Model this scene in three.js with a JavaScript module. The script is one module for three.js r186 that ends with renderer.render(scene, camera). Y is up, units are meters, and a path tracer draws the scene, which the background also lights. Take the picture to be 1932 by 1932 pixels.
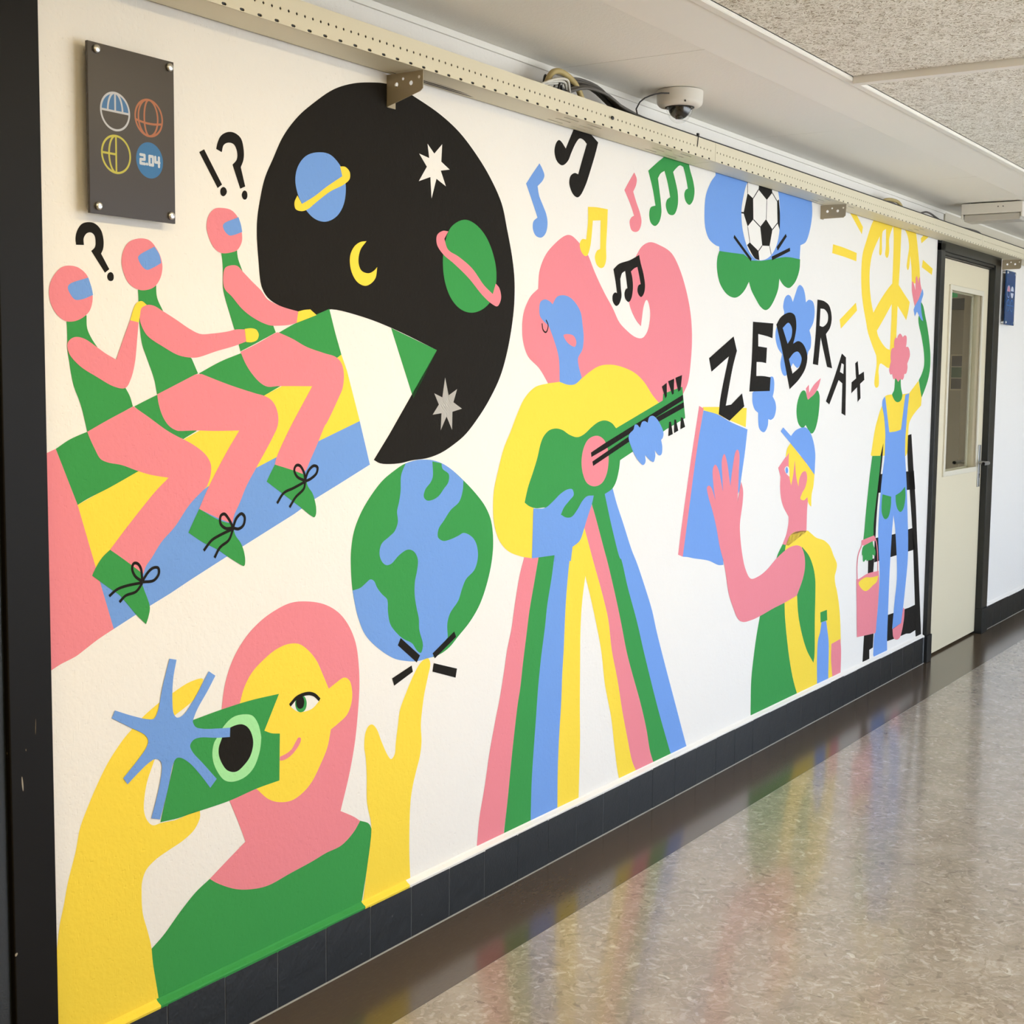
import * as THREE from 'three';
import { mergeGeometries } from 'three/addons/utils/BufferGeometryUtils.js';
import { RoundedBoxGeometry } from 'three/addons/geometries/RoundedBoxGeometry.js';
import { RectAreaLightUniformsLib } from 'three/addons/lights/RectAreaLightUniformsLib.js';

// ---------------------------------------------------------------- camera, daylight, exposure
// x runs along the corridor, y is up, z points from the painted wall into the corridor; metres.
RectAreaLightUniformsLib.init();
const scene = new THREE.Scene();
const camera = new THREE.PerspectiveCamera(40.14, 1, 0.05, 60);
camera.position.set(0, 1.3475, 2);
camera.up.set(0.0727, 0.9955, -0.0605);
camera.lookAt(0.8334, 1.3475 - 0.094, 2 - 0.5446);
const DAYLIGHT = 5.7, LAMP = 34;
scene.background = new THREE.Color().setRGB(0.84 * DAYLIGHT, 0.98 * DAYLIGHT, 1.2 * DAYLIGHT);   // pale bright sky
// the sun stands high behind the building: it lights the paving outside, not the corridor
const sun = new THREE.DirectionalLight(new THREE.Color().setRGB(1, 0.97, 0.92), 26);
sun.position.set(-3, 14, -6); sun.target.position.set(4, 0, 4);
sun.castShadow = true; sun.shadow.mapSize.set(2048, 2048); sun.shadow.radius = 1;
Object.assign(sun.shadow.camera, { left: -20, right: 20, top: 20, bottom: -20, near: 1, far: 60 });
scene.add(sun, sun.target);
const renderer = new THREE.WebGLRenderer({ antialias: true });
renderer.toneMapping = THREE.LinearToneMapping;
renderer.toneMappingExposure = 0.95;
renderer.shadowMap.enabled = true;

// ---------------------------------------------------------------- helpers
let seed = 7;
const rnd = () => { seed = (seed + 0x6d2b79f5) | 0; let t = Math.imul(seed ^ (seed >>> 15), 1 | seed); t = (t + Math.imul(t ^ (t >>> 7), 61 | t)) ^ t; return ((t ^ (t >>> 14)) >>> 0) / 4294967296; };
const names = new Map();
const numbered = (n) => { const k = names.get(n) || 0; names.set(n, k + 1); return k ? n + '_' + String(k).padStart(3, '0') : n; };
function mesh(name, geo, mat, parent = scene, pos) {
  const m = new THREE.Mesh(geo, mat);
  m.name = numbered(name); m.castShadow = m.receiveShadow = true;
  if (pos) m.position.set(...pos);
  parent.add(m);
  return m;
}
function group(name, pos = [0, 0, 0], parent = scene) { const g = new THREE.Group(); g.name = numbered(name); g.position.set(...pos); parent.add(g); return g; }
function tag(o, label, category, grp) { o.userData.label = label; o.userData.category = category; if (grp) o.userData.group = grp; return o; }
function struct(o) { o.userData.kind = 'structure'; return o; }
function boxG(x0, x1, y0, y1, z0, z1) { const g = new THREE.BoxGeometry(x1 - x0, y1 - y0, z1 - z0); g.translate((x0 + x1) / 2, (y0 + y1) / 2, (z0 + z1) / 2); return planar(g); }
function roundG(x0, x1, y0, y1, z0, z1, r, s = 2) { const g = new RoundedBoxGeometry(x1 - x0, y1 - y0, z1 - z0, s, r); g.translate((x0 + x1) / 2, (y0 + y1) / 2, (z0 + z1) / 2); return planar(g); }
function planar(g) {   // uv in metres, by the way each face points
  const p = g.attributes.position, n = g.attributes.normal, uv = g.attributes.uv;
  for (let i = 0; i < p.count; i++) {
    const ax = Math.abs(n.getX(i)), ay = Math.abs(n.getY(i)), az = Math.abs(n.getZ(i));
    if (az >= ax && az >= ay) uv.setXY(i, p.getX(i), p.getY(i)); else if (ay >= ax) uv.setXY(i, p.getX(i), p.getZ(i)); else uv.setXY(i, p.getZ(i), p.getY(i));
  }
  return g;
}
const V3 = (a) => new THREE.Vector3(...a);
function tubeG(points, r, seg = 40, rad = 8) { return new THREE.TubeGeometry(new THREE.CatmullRomCurve3(points.map(V3), false, 'centripetal'), seg, r, rad, false); }
function prismX(profile, x0, x1) {   // profile of [z, y] corners, swept along x
  const s = new THREE.Shape(profile.map(([z, y]) => new THREE.Vector2(-z, y)));
  const g = new THREE.ExtrudeGeometry(s, { depth: x1 - x0, bevelEnabled: false, steps: 1 });
  g.rotateY(Math.PI / 2); g.translate(x0, 0, 0);
  return planar(g);
}

// ---------------------------------------------------------------- procedural textures
function canvasTexture(w, h, draw, srgb, metres) {
  const c = document.createElement('canvas'); c.width = w; c.height = h;
  draw(c.getContext('2d'), w, h);
  const t = new THREE.CanvasTexture(c);
  t.wrapS = t.wrapT = THREE.RepeatWrapping; t.magFilter = THREE.LinearFilter;
  if (srgb) t.colorSpace = THREE.SRGBColorSpace;
  if (metres) t.repeat.set(1 / metres, 1 / metres);
  return t;
}
const hash = (x, y, s) => { let h = Math.imul(x, 374761393) ^ Math.imul(y, 668265263) ^ Math.imul(s, 974634777); h = Math.imul(h ^ (h >>> 13), 1274126177); return ((h ^ (h >>> 16)) >>> 0) / 4294967296; };
function noise(x, y, px, py, s) {   // value noise, periodic in px, py cells
  const ix = Math.floor(x), iy = Math.floor(y), fx = x - ix, fy = y - iy, u = fx * fx * (3 - 2 * fx), v = fy * fy * (3 - 2 * fy);
  const m = (a, n) => ((a % n) + n) % n, x0 = m(ix, px), x1 = m(ix + 1, px), y0 = m(iy, py), y1 = m(iy + 1, py);
  return (hash(x0, y0, s) * (1 - u) + hash(x1, y0, s) * u) * (1 - v) + (hash(x0, y1, s) * (1 - u) + hash(x1, y1, s) * u) * v;
}
function dataTexture(n, f, metres) {
  const d = new Uint8Array(n * n * 4);
  for (let y = 0; y < n; y++) for (let x = 0; x < n; x++) { const v = f(x / n, y / n), i = (y * n + x) * 4; d[i] = d[i + 1] = d[i + 2] = Math.max(0, Math.min(255, v * 255)); d[i + 3] = 255; }
  const t = new THREE.DataTexture(d, n, n); t.wrapS = t.wrapT = THREE.RepeatWrapping; t.magFilter = THREE.LinearFilter; t.repeat.set(1 / metres, 1 / metres); t.needsUpdate = true;
  return t;
}
// painted roughcast plaster: soft waves, fine grain and small pits
const plasterBump = dataTexture(1024, (u, v) => {
  let h = 0.45 * noise(u * 24, v * 24, 24, 24, 1) + 0.3 * noise(u * 90, v * 90, 90, 90, 2) + 0.14 * noise(u * 220, v * 220, 220, 220, 3);
  const p = noise(u * 130, v * 110, 130, 110, 4); if (p > 0.86) h -= (p - 0.86) * 3.2;
  const q = noise(u * 150, v * 60, 150, 60, 6); if (q > 0.9) h += (q - 0.9) * 3;
  return h + 0.05;
}, 0.7);
const fineBump = dataTexture(512, (u, v) => 0.5 * noise(u * 60, v * 60, 60, 60, 8) + 0.5 * noise(u * 170, v * 170, 170, 170, 9), 0.4);
const tileBump = dataTexture(512, (u, v) => 0.7 * noise(u * 14, v * 14, 14, 14, 11) + 0.3 * noise(u * 60, v * 60, 60, 60, 12), 0.3);

const wrapDraw = (c, w, h, x, y, reach, f) => { for (const ox of [0, -w, w]) for (const oy of [0, -h, h]) { const X = x + ox, Y = y + oy; if (X > -reach && X < w + reach && Y > -reach && Y < h + reach) f(X, Y); } };
// marbled sheet linoleum: soft clouds under flakes and worm-like streaks of several tones
function marbled(base, clouds, tones, count, metres) {
  return canvasTexture(2048, 2048, (c, w, h) => {
    c.fillStyle = base; c.fillRect(0, 0, w, h);
    for (let i = 0; i < 900; i++) {
      const x = rnd() * w, y = rnd() * h, R = 30 + 110 * rnd(), k = clouds[Math.floor(rnd() * clouds.length)], sq = 0.35 + 0.5 * rnd(), t = rnd() * 6.3;
      wrapDraw(c, w, h, x, y, 150, (X, Y) => { const g = c.createRadialGradient(0, 0, 0, 0, 0, R); g.addColorStop(0, k + '4a'); g.addColorStop(1, k + '00'); c.save(); c.translate(X, Y); c.rotate(t); c.scale(1, sq); c.fillStyle = g; c.fillRect(-R, -R, 2 * R, 2 * R); c.restore(); });
    }
    c.lineCap = 'round';
    for (let i = 0; i < count; i++) {
      const x = rnd() * w, y = rnd() * h, L = 7 + 42 * rnd() * rnd(), t = rnd() * 6.3, a = (rnd() - 0.5) * 1.8, k = rnd();
      c.strokeStyle = tones[Math.floor(rnd() * tones.length)]; c.globalAlpha = 0.12 + 0.5 * rnd() * rnd(); c.lineWidth = 1.4 + 12 * k * k * k * k;
      wrapDraw(c, w, h, x, y, L + 20, (X, Y) => { c.beginPath(); c.moveTo(X, Y); c.quadraticCurveTo(X + L * 0.5 * Math.cos(t), Y + L * 0.5 * Math.sin(t), X + L * Math.cos(t + a), Y + L * Math.sin(t + a)); c.stroke(); });
    }
    c.globalAlpha = 1;
  }, true, metres);
}
const linoMap = marbled('#968a7b', ['#857564', '#c2b8aa', '#97887a', '#b5aca2', '#8c8073', '#a89a84'], ['#d3ccc1', '#8d8070', '#b9afa2', '#6d5f50', '#c8beb0', '#958a7d', '#ddd7cd', '#7f7163', '#a89e93'], 62000, 2.0);
const borderMap = canvasTexture(512, 512, (c, w, h) => {
  c.fillStyle = '#54473a'; c.fillRect(0, 0, w, h);
  for (let i = 0; i < 5000; i++) { c.globalAlpha = 0.1; c.fillStyle = rnd() < 0.5 ? '#6a5b4c' : '#3d3329'; c.fillRect(rnd() * w, rnd() * h, 3 + rnd() * 12, 2); }
  c.globalAlpha = 1;
}, true, 0.6);
// wood-wool acoustic board: a mat of pale curled strands with dark gaps
const woolStrands = [];
for (let i = 0; i < 9000; i++) woolStrands.push([rnd() * 1024, rnd() * 1024, rnd() * Math.PI * 2, 22 + rnd() * 55, (rnd() - 0.5) * 2.4, rnd()]);
const woolDraw = (tone) => (c, w, h) => {
  c.fillStyle = tone(-1); c.fillRect(0, 0, w, h); c.lineCap = 'round';
  woolStrands.forEach(([x, y, a, L, bend, k], i) => {
    c.strokeStyle = tone(0.35 + 0.65 * (i / woolStrands.length) * (0.7 + 0.3 * k)); c.lineWidth = 2.6 + 3.4 * k;
    wrapDraw(c, w, h, x, y, 90, (X, Y) => { c.beginPath(); c.moveTo(X, Y); c.quadraticCurveTo(X + L * 0.5 * Math.cos(a), Y + L * 0.5 * Math.sin(a), X + L * Math.cos(a + bend), Y + L * Math.sin(a + bend)); c.stroke(); });
  });
  // gaps where the strands part
  let s = 99; for (let i = 0; i < 1500; i++) { const x = hash(i, s, 1) * w, y = hash(i, s, 2) * h, a = hash(i, s, 3) * 6.3, L = 5 + hash(i, s, 4) * 20; c.strokeStyle = tone(-1); c.lineWidth = 2 + 4 * hash(i, s, 5) ** 2; wrapDraw(c, w, h, x, y, 40, (X, Y) => { c.beginPath(); c.moveTo(X, Y); c.lineTo(X + L * Math.cos(a), Y + L * Math.sin(a)); c.stroke(); }); }
};
const mixHex = (a, b, t) => '#' + [0, 1, 2].map((k) => Math.round(a[k] + (b[k] - a[k]) * t).toString(16).padStart(2, '0')).join('');
const woolMap = canvasTexture(1024, 1024, woolDraw((t) => (t < 0 ? '#ab9e86' : mixHex([204, 194, 172], [255, 251, 240], t))), true, 0.55);
const woolBump = canvasTexture(1024, 1024, woolDraw((t) => (t < 0 ? '#202020' : mixHex([90, 90, 90], [250, 250, 250], t))), false, 0.55);
// black gloss paint of the near jamb, chipped through to the older coats
const chipMap = canvasTexture(512, 2048, (c, w, h) => {
  c.fillStyle = '#110e0a'; c.fillRect(0, 0, w, h);
  for (let i = 0; i < 60; i++) { const x = hash(i, 3, 1) < 0.6 ? w * (0.04 + 0.1 * hash(i, 3, 2)) : w * hash(i, 3, 2), y = h * (1 - 0.42 * hash(i, 3, 3)); c.fillStyle = ['#7d6b4e', '#a59c8c', '#3a3128', '#8a7a5c'][i % 4]; c.beginPath(); c.ellipse(x, y, 1 + 5 * hash(i, 3, 4) ** 2, 2 + 14 * hash(i, 3, 5) ** 3, hash(i, 3, 6) - 0.5, 0, 7); c.fill(); }
}, true);
chipMap.repeat.set(1 / 0.25, 1 / 2.3); chipMap.offset.set(-1.40 / 0.25, 0);
// tile face: charcoal glaze with faint scuffs
const tileMap = canvasTexture(1024, 256, (c, w, h) => {
  c.fillStyle = '#15181a'; c.fillRect(0, 0, w, h);
  for (let i = 0; i < 260; i++) { c.globalAlpha = 0.1 + 0.25 * rnd(); c.strokeStyle = rnd() < 0.6 ? '#2f3437' : '#0a0b0c'; c.lineWidth = 0.7 + rnd(); const x = rnd() * w, y = rnd() * h, a = rnd() * 6.3, L = 4 + 26 * rnd(); c.beginPath(); c.moveTo(x, y); c.lineTo(x + L * Math.cos(a), y + L * Math.sin(a)); c.stroke(); }
  for (let i = 0; i < 26; i++) { c.globalAlpha = 0.6; c.fillStyle = '#8d8f8c'; c.fillRect(rnd() * w, rnd() * h, 1 + 1.5 * rnd(), 1 + 5 * rnd() * rnd()); }
  c.globalAlpha = 1;
}, true);
tileMap.repeat.set(1 / 1.9, 1 / 0.475);

// ---------------------------------------------------------------- materials
const std = (color, roughness = 0.6, extra = {}) => new THREE.MeshStandardMaterial({ color, roughness, ...extra });
const wallPaint = (color, extra = {}) => new THREE.MeshPhysicalMaterial({ color, roughness: 0.78, specularIntensity: 0.5, bumpMap: plasterBump, bumpScale: 0.0011, ...extra });
const PAINT = {
  W: wallPaint('#efeae2'), P: wallPaint('#ea8791'), Y: wallPaint('#f9d845'), G: wallPaint('#389549'), B: wallPaint('#729ddf'), K: wallPaint('#1b1711', { specularIntensity: 0.35 }), H: wallPaint('#a5e59f'),
};
const M = {
  wall: PAINT.W, plain: std('#e9e4da', 0.7, { bumpMap: fineBump, bumpScale: 0.0004 }), panel: std('#d2c9b6', 0.6, { bumpMap: fineBump, bumpScale: 0.0003 }), beige: std('#d8cfbd', 0.65, { bumpMap: fineBump, bumpScale: 0.0004 }),
  soffit: std('#efeadf', 0.6, { bumpMap: fineBump, bumpScale: 0.0003 }), trim: std('#efe9dd', 0.5), lino: new THREE.MeshPhysicalMaterial({ color: '#ffffff', roughness: 0.26, map: linoMap, bumpMap: linoMap, bumpScale: 0.0002, clearcoat: 0.45, clearcoatRoughness: 0.1 }),
  border: std('#ffffff', 0.17, { map: borderMap }), wool: std('#ffffff', 0.95, { map: woolMap, bumpMap: woolBump, bumpScale: 0.0012 }),
  tile: std('#ffffff', 0.38, { map: tileMap, bumpMap: tileBump, bumpScale: 0.0006 }), joint: std('#66696a', 0.9), sealant: std('#8f8c84', 0.55),
  blackGloss: std('#161816', 0.28, { bumpMap: fineBump, bumpScale: 0.0002 }), blackChipped: new THREE.MeshPhysicalMaterial({ color: '#ffffff', roughness: 0.5, specularIntensity: 0.3, map: chipMap }),
  door: std('#e8dcbd', 0.42, { bumpMap: fineBump, bumpScale: 0.0002 }), bead: std('#e4dcc6', 0.4), chrome: std('#c9c9c6', 0.25, { metalness: 1 }), alu: std('#b9b9b6', 0.38, { metalness: 0.85 }),
  tray: std('#dcd2b6', 0.45), bracket: std('#a99b80', 0.5, { metalness: 0.15 }), dark: std('#171512', 0.6), cable: std('#5d5750', 0.55), cableBlack: std('#24211d', 0.5), cableWhite: std('#d8d3c6', 0.5), hose: std('#b8a36b', 0.55),
  housing: std('#d9d3c7', 0.42), smoke: std('#100d0b', 0.18), clear: new THREE.MeshPhysicalMaterial({ color: '#ffffff', roughness: 0.02, transmission: 1, thickness: 0, ior: 1.5 }),
  glass: new THREE.MeshPhysicalMaterial({ color: '#f2f6f2', roughness: 0.02, transmission: 1, thickness: 0, ior: 1.52 }),
  steel: std('#d5d5d2', 0.28, { metalness: 1 }), ground: std('#bcbcb8', 0.95), frame: std('#e8e6e0', 0.5), hinge: std('#2a2723', 0.5), hingePaint: std('#cfc6b0', 0.6), diffuser: std('#b7b1a6', 0.4),
  roomWall: std('#b5ae9b', 0.8), greyDoor: std('#b8b09c', 0.6),
};

// ---------------------------------------------------------------- the room shell
const X0 = -2.6, X1 = 13, ZR = 3.1, TOP = 2.5;
// painted wall with the door opening
{
  const w = struct(group('wall_left'));
  const s = new THREE.Shape([[X0, 0], [6.74, 0], [6.74, 2.06], [7.78, 2.06], [7.78, 0], [X1, 0], [X1, TOP], [X0, TOP]].map(([x, y]) => new THREE.Vector2(x, y)));
  const g = new THREE.ExtrudeGeometry(s, { depth: 0.16, bevelEnabled: false }); g.translate(0, 0, -0.16); planar(g);
  mesh('plaster', g, M.wall, w);
  // rounded plaster fillet that runs out over the tiles
  const prof = [[-0.01, 0.126], [0.0118, 0.126], [0.0136, 0.1335], [0.0118, 0.1362], [0.0075, 0.1385], [0.0035, 0.1412], [0.0012, 0.1445], [-0.01, 0.1445]];
  const fillet = (x0, x1, m) => mesh('fillet', prismX(prof, x0, x1), m, w);
  fillet(1.572, 1.818, PAINT.Y); fillet(1.818, 2.441, PAINT.G); fillet(2.441, 2.6095, PAINT.Y); fillet(2.6095, 6.70, PAINT.W); fillet(7.83, 12.9, PAINT.W);
  // boarded panel above the door, set a little proud and left in the old cream
  mesh('over_door_panel', roundG(6.79, 9.4, 2.0925, 2.169, 0.0005, 0.008, 0.002), M.panel, w);
}
{
  // opposite wall: tall windows over a low parapet light the corridor
  const w = struct(group('wall_right'));
  const wins = [[2.3, 3.8], [3.95, 5.45], [5.6, 6.7], [7.9, 10.2]], y0 = 0.3, y1 = 2.05;
  const s = new THREE.Shape([[X0, 0], [X1, 0], [X1, TOP], [X0, TOP]].map(([x, y]) => new THREE.Vector2(x, y)));
  for (const [a, b] of wins) s.holes.push(new THREE.Path([[a, y0], [a, y1], [b, y1], [b, y0]].map(([x, y]) => new THREE.Vector2(x, y))));
  const g = new THREE.ExtrudeGeometry(s, { depth: 0.2, bevelEnabled: false }); g.translate(0, 0, ZR); planar(g);
  mesh('plaster', g, M.plain, w);
  wins.forEach(([a, b], i) => {
    const f = struct(group('window_' + (i + 1)));
    mesh('window_frame', mergeGeometries([boxG(a, b, y0, y0 + 0.05, ZR + 0.06, ZR + 0.12), boxG(a, b, y1 - 0.05, y1, ZR + 0.06, ZR + 0.12), boxG(a, a + 0.05, y0, y1, ZR + 0.06, ZR + 0.12), boxG(b - 0.05, b, y0, y1, ZR + 0.06, ZR + 0.12), boxG((a + b) / 2 - 0.025, (a + b) / 2 + 0.025, y0, y1, ZR + 0.06, ZR + 0.12)]), M.frame, f);
    mesh('window_sill', boxG(a - 0.03, b + 0.03, y0 - 0.03, y0 - 0.001, ZR - 0.04, ZR + 0.06), M.frame, f);
  });
  struct(mesh('baseboard_right', boxG(X0, X1, 0, 0.134, ZR - 0.012, ZR - 0.001), M.tile));
}
struct(mesh('wall_back', boxG(X0 - 0.2, X0, 0, TOP, -0.16, ZR + 0.2), M.plain));
struct(mesh('wall_far', boxG(X1, X1 + 0.2, 0, TOP, -0.16, ZR + 0.2), M.beige));
{
  const f = struct(group('floor'));
  mesh('marbled_linoleum', boxG(X0, X1, -0.1, 0, 0.2545, ZR), M.lino, f);
  mesh('border_strip', boxG(X0, X1, -0.1, 0.0002, -0.16, 0.253), M.border, f);
  mesh('welded_seam', boxG(X0, X1, -0.1, -0.0002, 0.253, 0.2545), M.sealant, f);
  struct(mesh('ground_outside', boxG(-30, 40, -0.5, -0.3, ZR + 0.2, 40), M.ground));
}
// ceiling: flat boarded soffit along the wall, lighter edge board, then wood-wool boards on a bar
{
  const c = struct(group('ceiling'));
  mesh('ceiling_slab', boxG(X0, X1, 2.32, 2.45, -0.001, ZR), M.plain, c);
  const js = [X0, -0.51, 0.745, 2.0, 3.25, 4.495, 5.745, 7.0, 8.25, 9.5, X1];
  for (let i = 0; i + 1 < js.length; i++) {
    mesh('soffit_board', roundG(js[i] + 0.0008, js[i + 1] - 0.0008, 2.17, 2.19, 0.0005, 0.4345, 0.0012), M.soffit, c);
  }
  mesh('edge_board', prismX([[0.434, 2.1695], [0.585, 2.183], [0.585, 2.3], [0.434, 2.3]], X0, X1), M.trim, c);
  mesh('edge_lip', prismX([[0.586, 2.179], [0.606, 2.179], [0.608, 2.181], [0.608, 2.1895], [0.586, 2.1895]], X0, X1), M.trim, c);
  mesh('wall_cornice', prismX([[0.0008, 2.155], [0.007, 2.155], [0.009, 2.1695], [0.0008, 2.1695]], X0, X1), M.soffit, c);
  // boards: the nearest is set higher, those past the bar lie lower
  const cuts = [4.32, 5.192, 5.658, 6.53, 7.0, 7.87, 8.34, 9.21, 9.68, 10.55, 11.02, 11.9, X1];
  let a = 3.862;
  for (const b of cuts) { mesh('wood_wool_board', roundG(a + 0.0012, b - 0.0012, 2.19, 2.225, 0.609, 1.4, 0.0025), M.wool, c); a = b; }
  for (const [p, q] of [[X0, -1.2], [-1.2, 0.05], [0.05, 1.3], [1.3, 2.56], [2.56, 3.822]]) mesh('wood_wool_board', roundG(p + 0.0012, q - 0.0012, 2.19, 2.225, 0.609, 1.4, 0.0025), M.wool, c);
  mesh('ceiling_bar', mergeGeometries([boxG(3.825, 3.858, 2.171, 2.1745, 0.609, 1.4), boxG(3.825, 3.829, 2.1745, 2.25, 0.609, 1.4), boxG(3.854, 3.858, 2.1745, 2.25, 0.609, 1.4)]), M.trim, c);
  // lamp field beyond the boards
  mesh('ceiling_panel', boxG(X0, X1, 2.19, 2.24, 1.402, ZR), M.plain, c);
}
// recessed ceiling lamps over the middle of the corridor
for (const [i, x] of [-0.75, 0.85, 2.45].entries()) {
  const t = tag(group('ceiling_light', [x, 2.1895, 1.22]), 'long recessed ceiling light over the middle of the corridor', 'ceiling light', 'recessed corridor ceiling lights');
  mesh('light_frame', mergeGeometries([boxG(-0.62, 0.62, -0.012, -0.0005, -0.09, -0.07), boxG(-0.62, 0.62, -0.012, -0.0005, 0.07, 0.09), boxG(-0.62, -0.6, -0.012, -0.0005, -0.07, 0.07), boxG(0.6, 0.62, -0.012, -0.0005, -0.07, 0.07)]), M.frame, t);
  mesh('light_panel', boxG(-0.6, 0.6, -0.006, -0.001, -0.07, 0.07), std('#fff4e2', 0.6, { emissive: '#ffd9a8', emissiveIntensity: 1.2 }), t);
  const l = new THREE.RectAreaLight(new THREE.Color().setRGB(1, 0.82, 0.47), LAMP, 1.18, 0.135);
  l.position.set(0, -0.012, 0); l.rotation.x = -Math.PI / 2; t.add(l);
}
// charcoal skirting tiles
{
  const bl = struct(group('baseboard_left'));
  mesh('tile_bedding', boxG(1.572, 6.705, 0.0005, 0.126, 0.0005, 0.0113), M.joint, bl);
  const W = 0.1565; let x = 2.931 - 9 * W;
  for (; x < 6.705; x += W) {
    const a = Math.max(1.573, x + 0.0009), b = Math.min(6.704, x + W - 0.0009);
    if (b - a > 0.02) { const dz = (rnd() - 0.5) * 0.0007; mesh('tile', roundG(a, b, 0.0005, 0.134, 0.002, 0.0125 + dz, 0.0013), M.tile, bl); }
  }
  mesh('sealant_bead', prismX([[0.0124, 0.0003], [0.0150, 0.0003], [0.0138, 0.0018], [0.0124, 0.003]], 1.572, 6.705), M.sealant, bl);
  const b2 = struct(group('baseboard_left_2'));
  mesh('tile_bedding', boxG(7.83, 12.99, 0.0005, 0.126, 0.0005, 0.0113), M.joint, b2);
  for (x = 7.83; x < 12.98; x += W) { const b = Math.min(12.99, x + W - 0.0009); mesh('tile', roundG(x + 0.0009, b, 0.0005, 0.134, 0.002, 0.0125 + (rnd() - 0.5) * 0.001, 0.0013), M.tile, b2); }
  mesh('sealant_bead', prismX([[0.0124, 0.0003], [0.0150, 0.0003], [0.0138, 0.0018], [0.0124, 0.003]], 7.83, 12.99), M.sealant, b2);
}
// near black door frame at the left edge of the picture
{
  const d = struct(group('door_2'));
  mesh('door_jamb', roundG(1.482, 1.5715, 0, 2.1, 0.0005, 0.022, 0.003), M.blackChipped, d);
  mesh('door_rebate', boxG(1.42, 1.4815, 0, 2.1, 0.0005, 0.012), M.blackGloss, d);
  mesh('door_jamb', roundG(0.44, 0.53, 0, 2.1, 0.0005, 0.022, 0.003), M.blackGloss, d);
  mesh('door_head', roundG(0.5305, 1.4815, 2.0, 2.1, 0.0005, 0.022, 0.003), M.blackGloss, d);
  mesh('door_leaf', boxG(0.531, 1.4195, 0.004, 1.999, 0.0005, 0.008), M.door, d);
}
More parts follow.
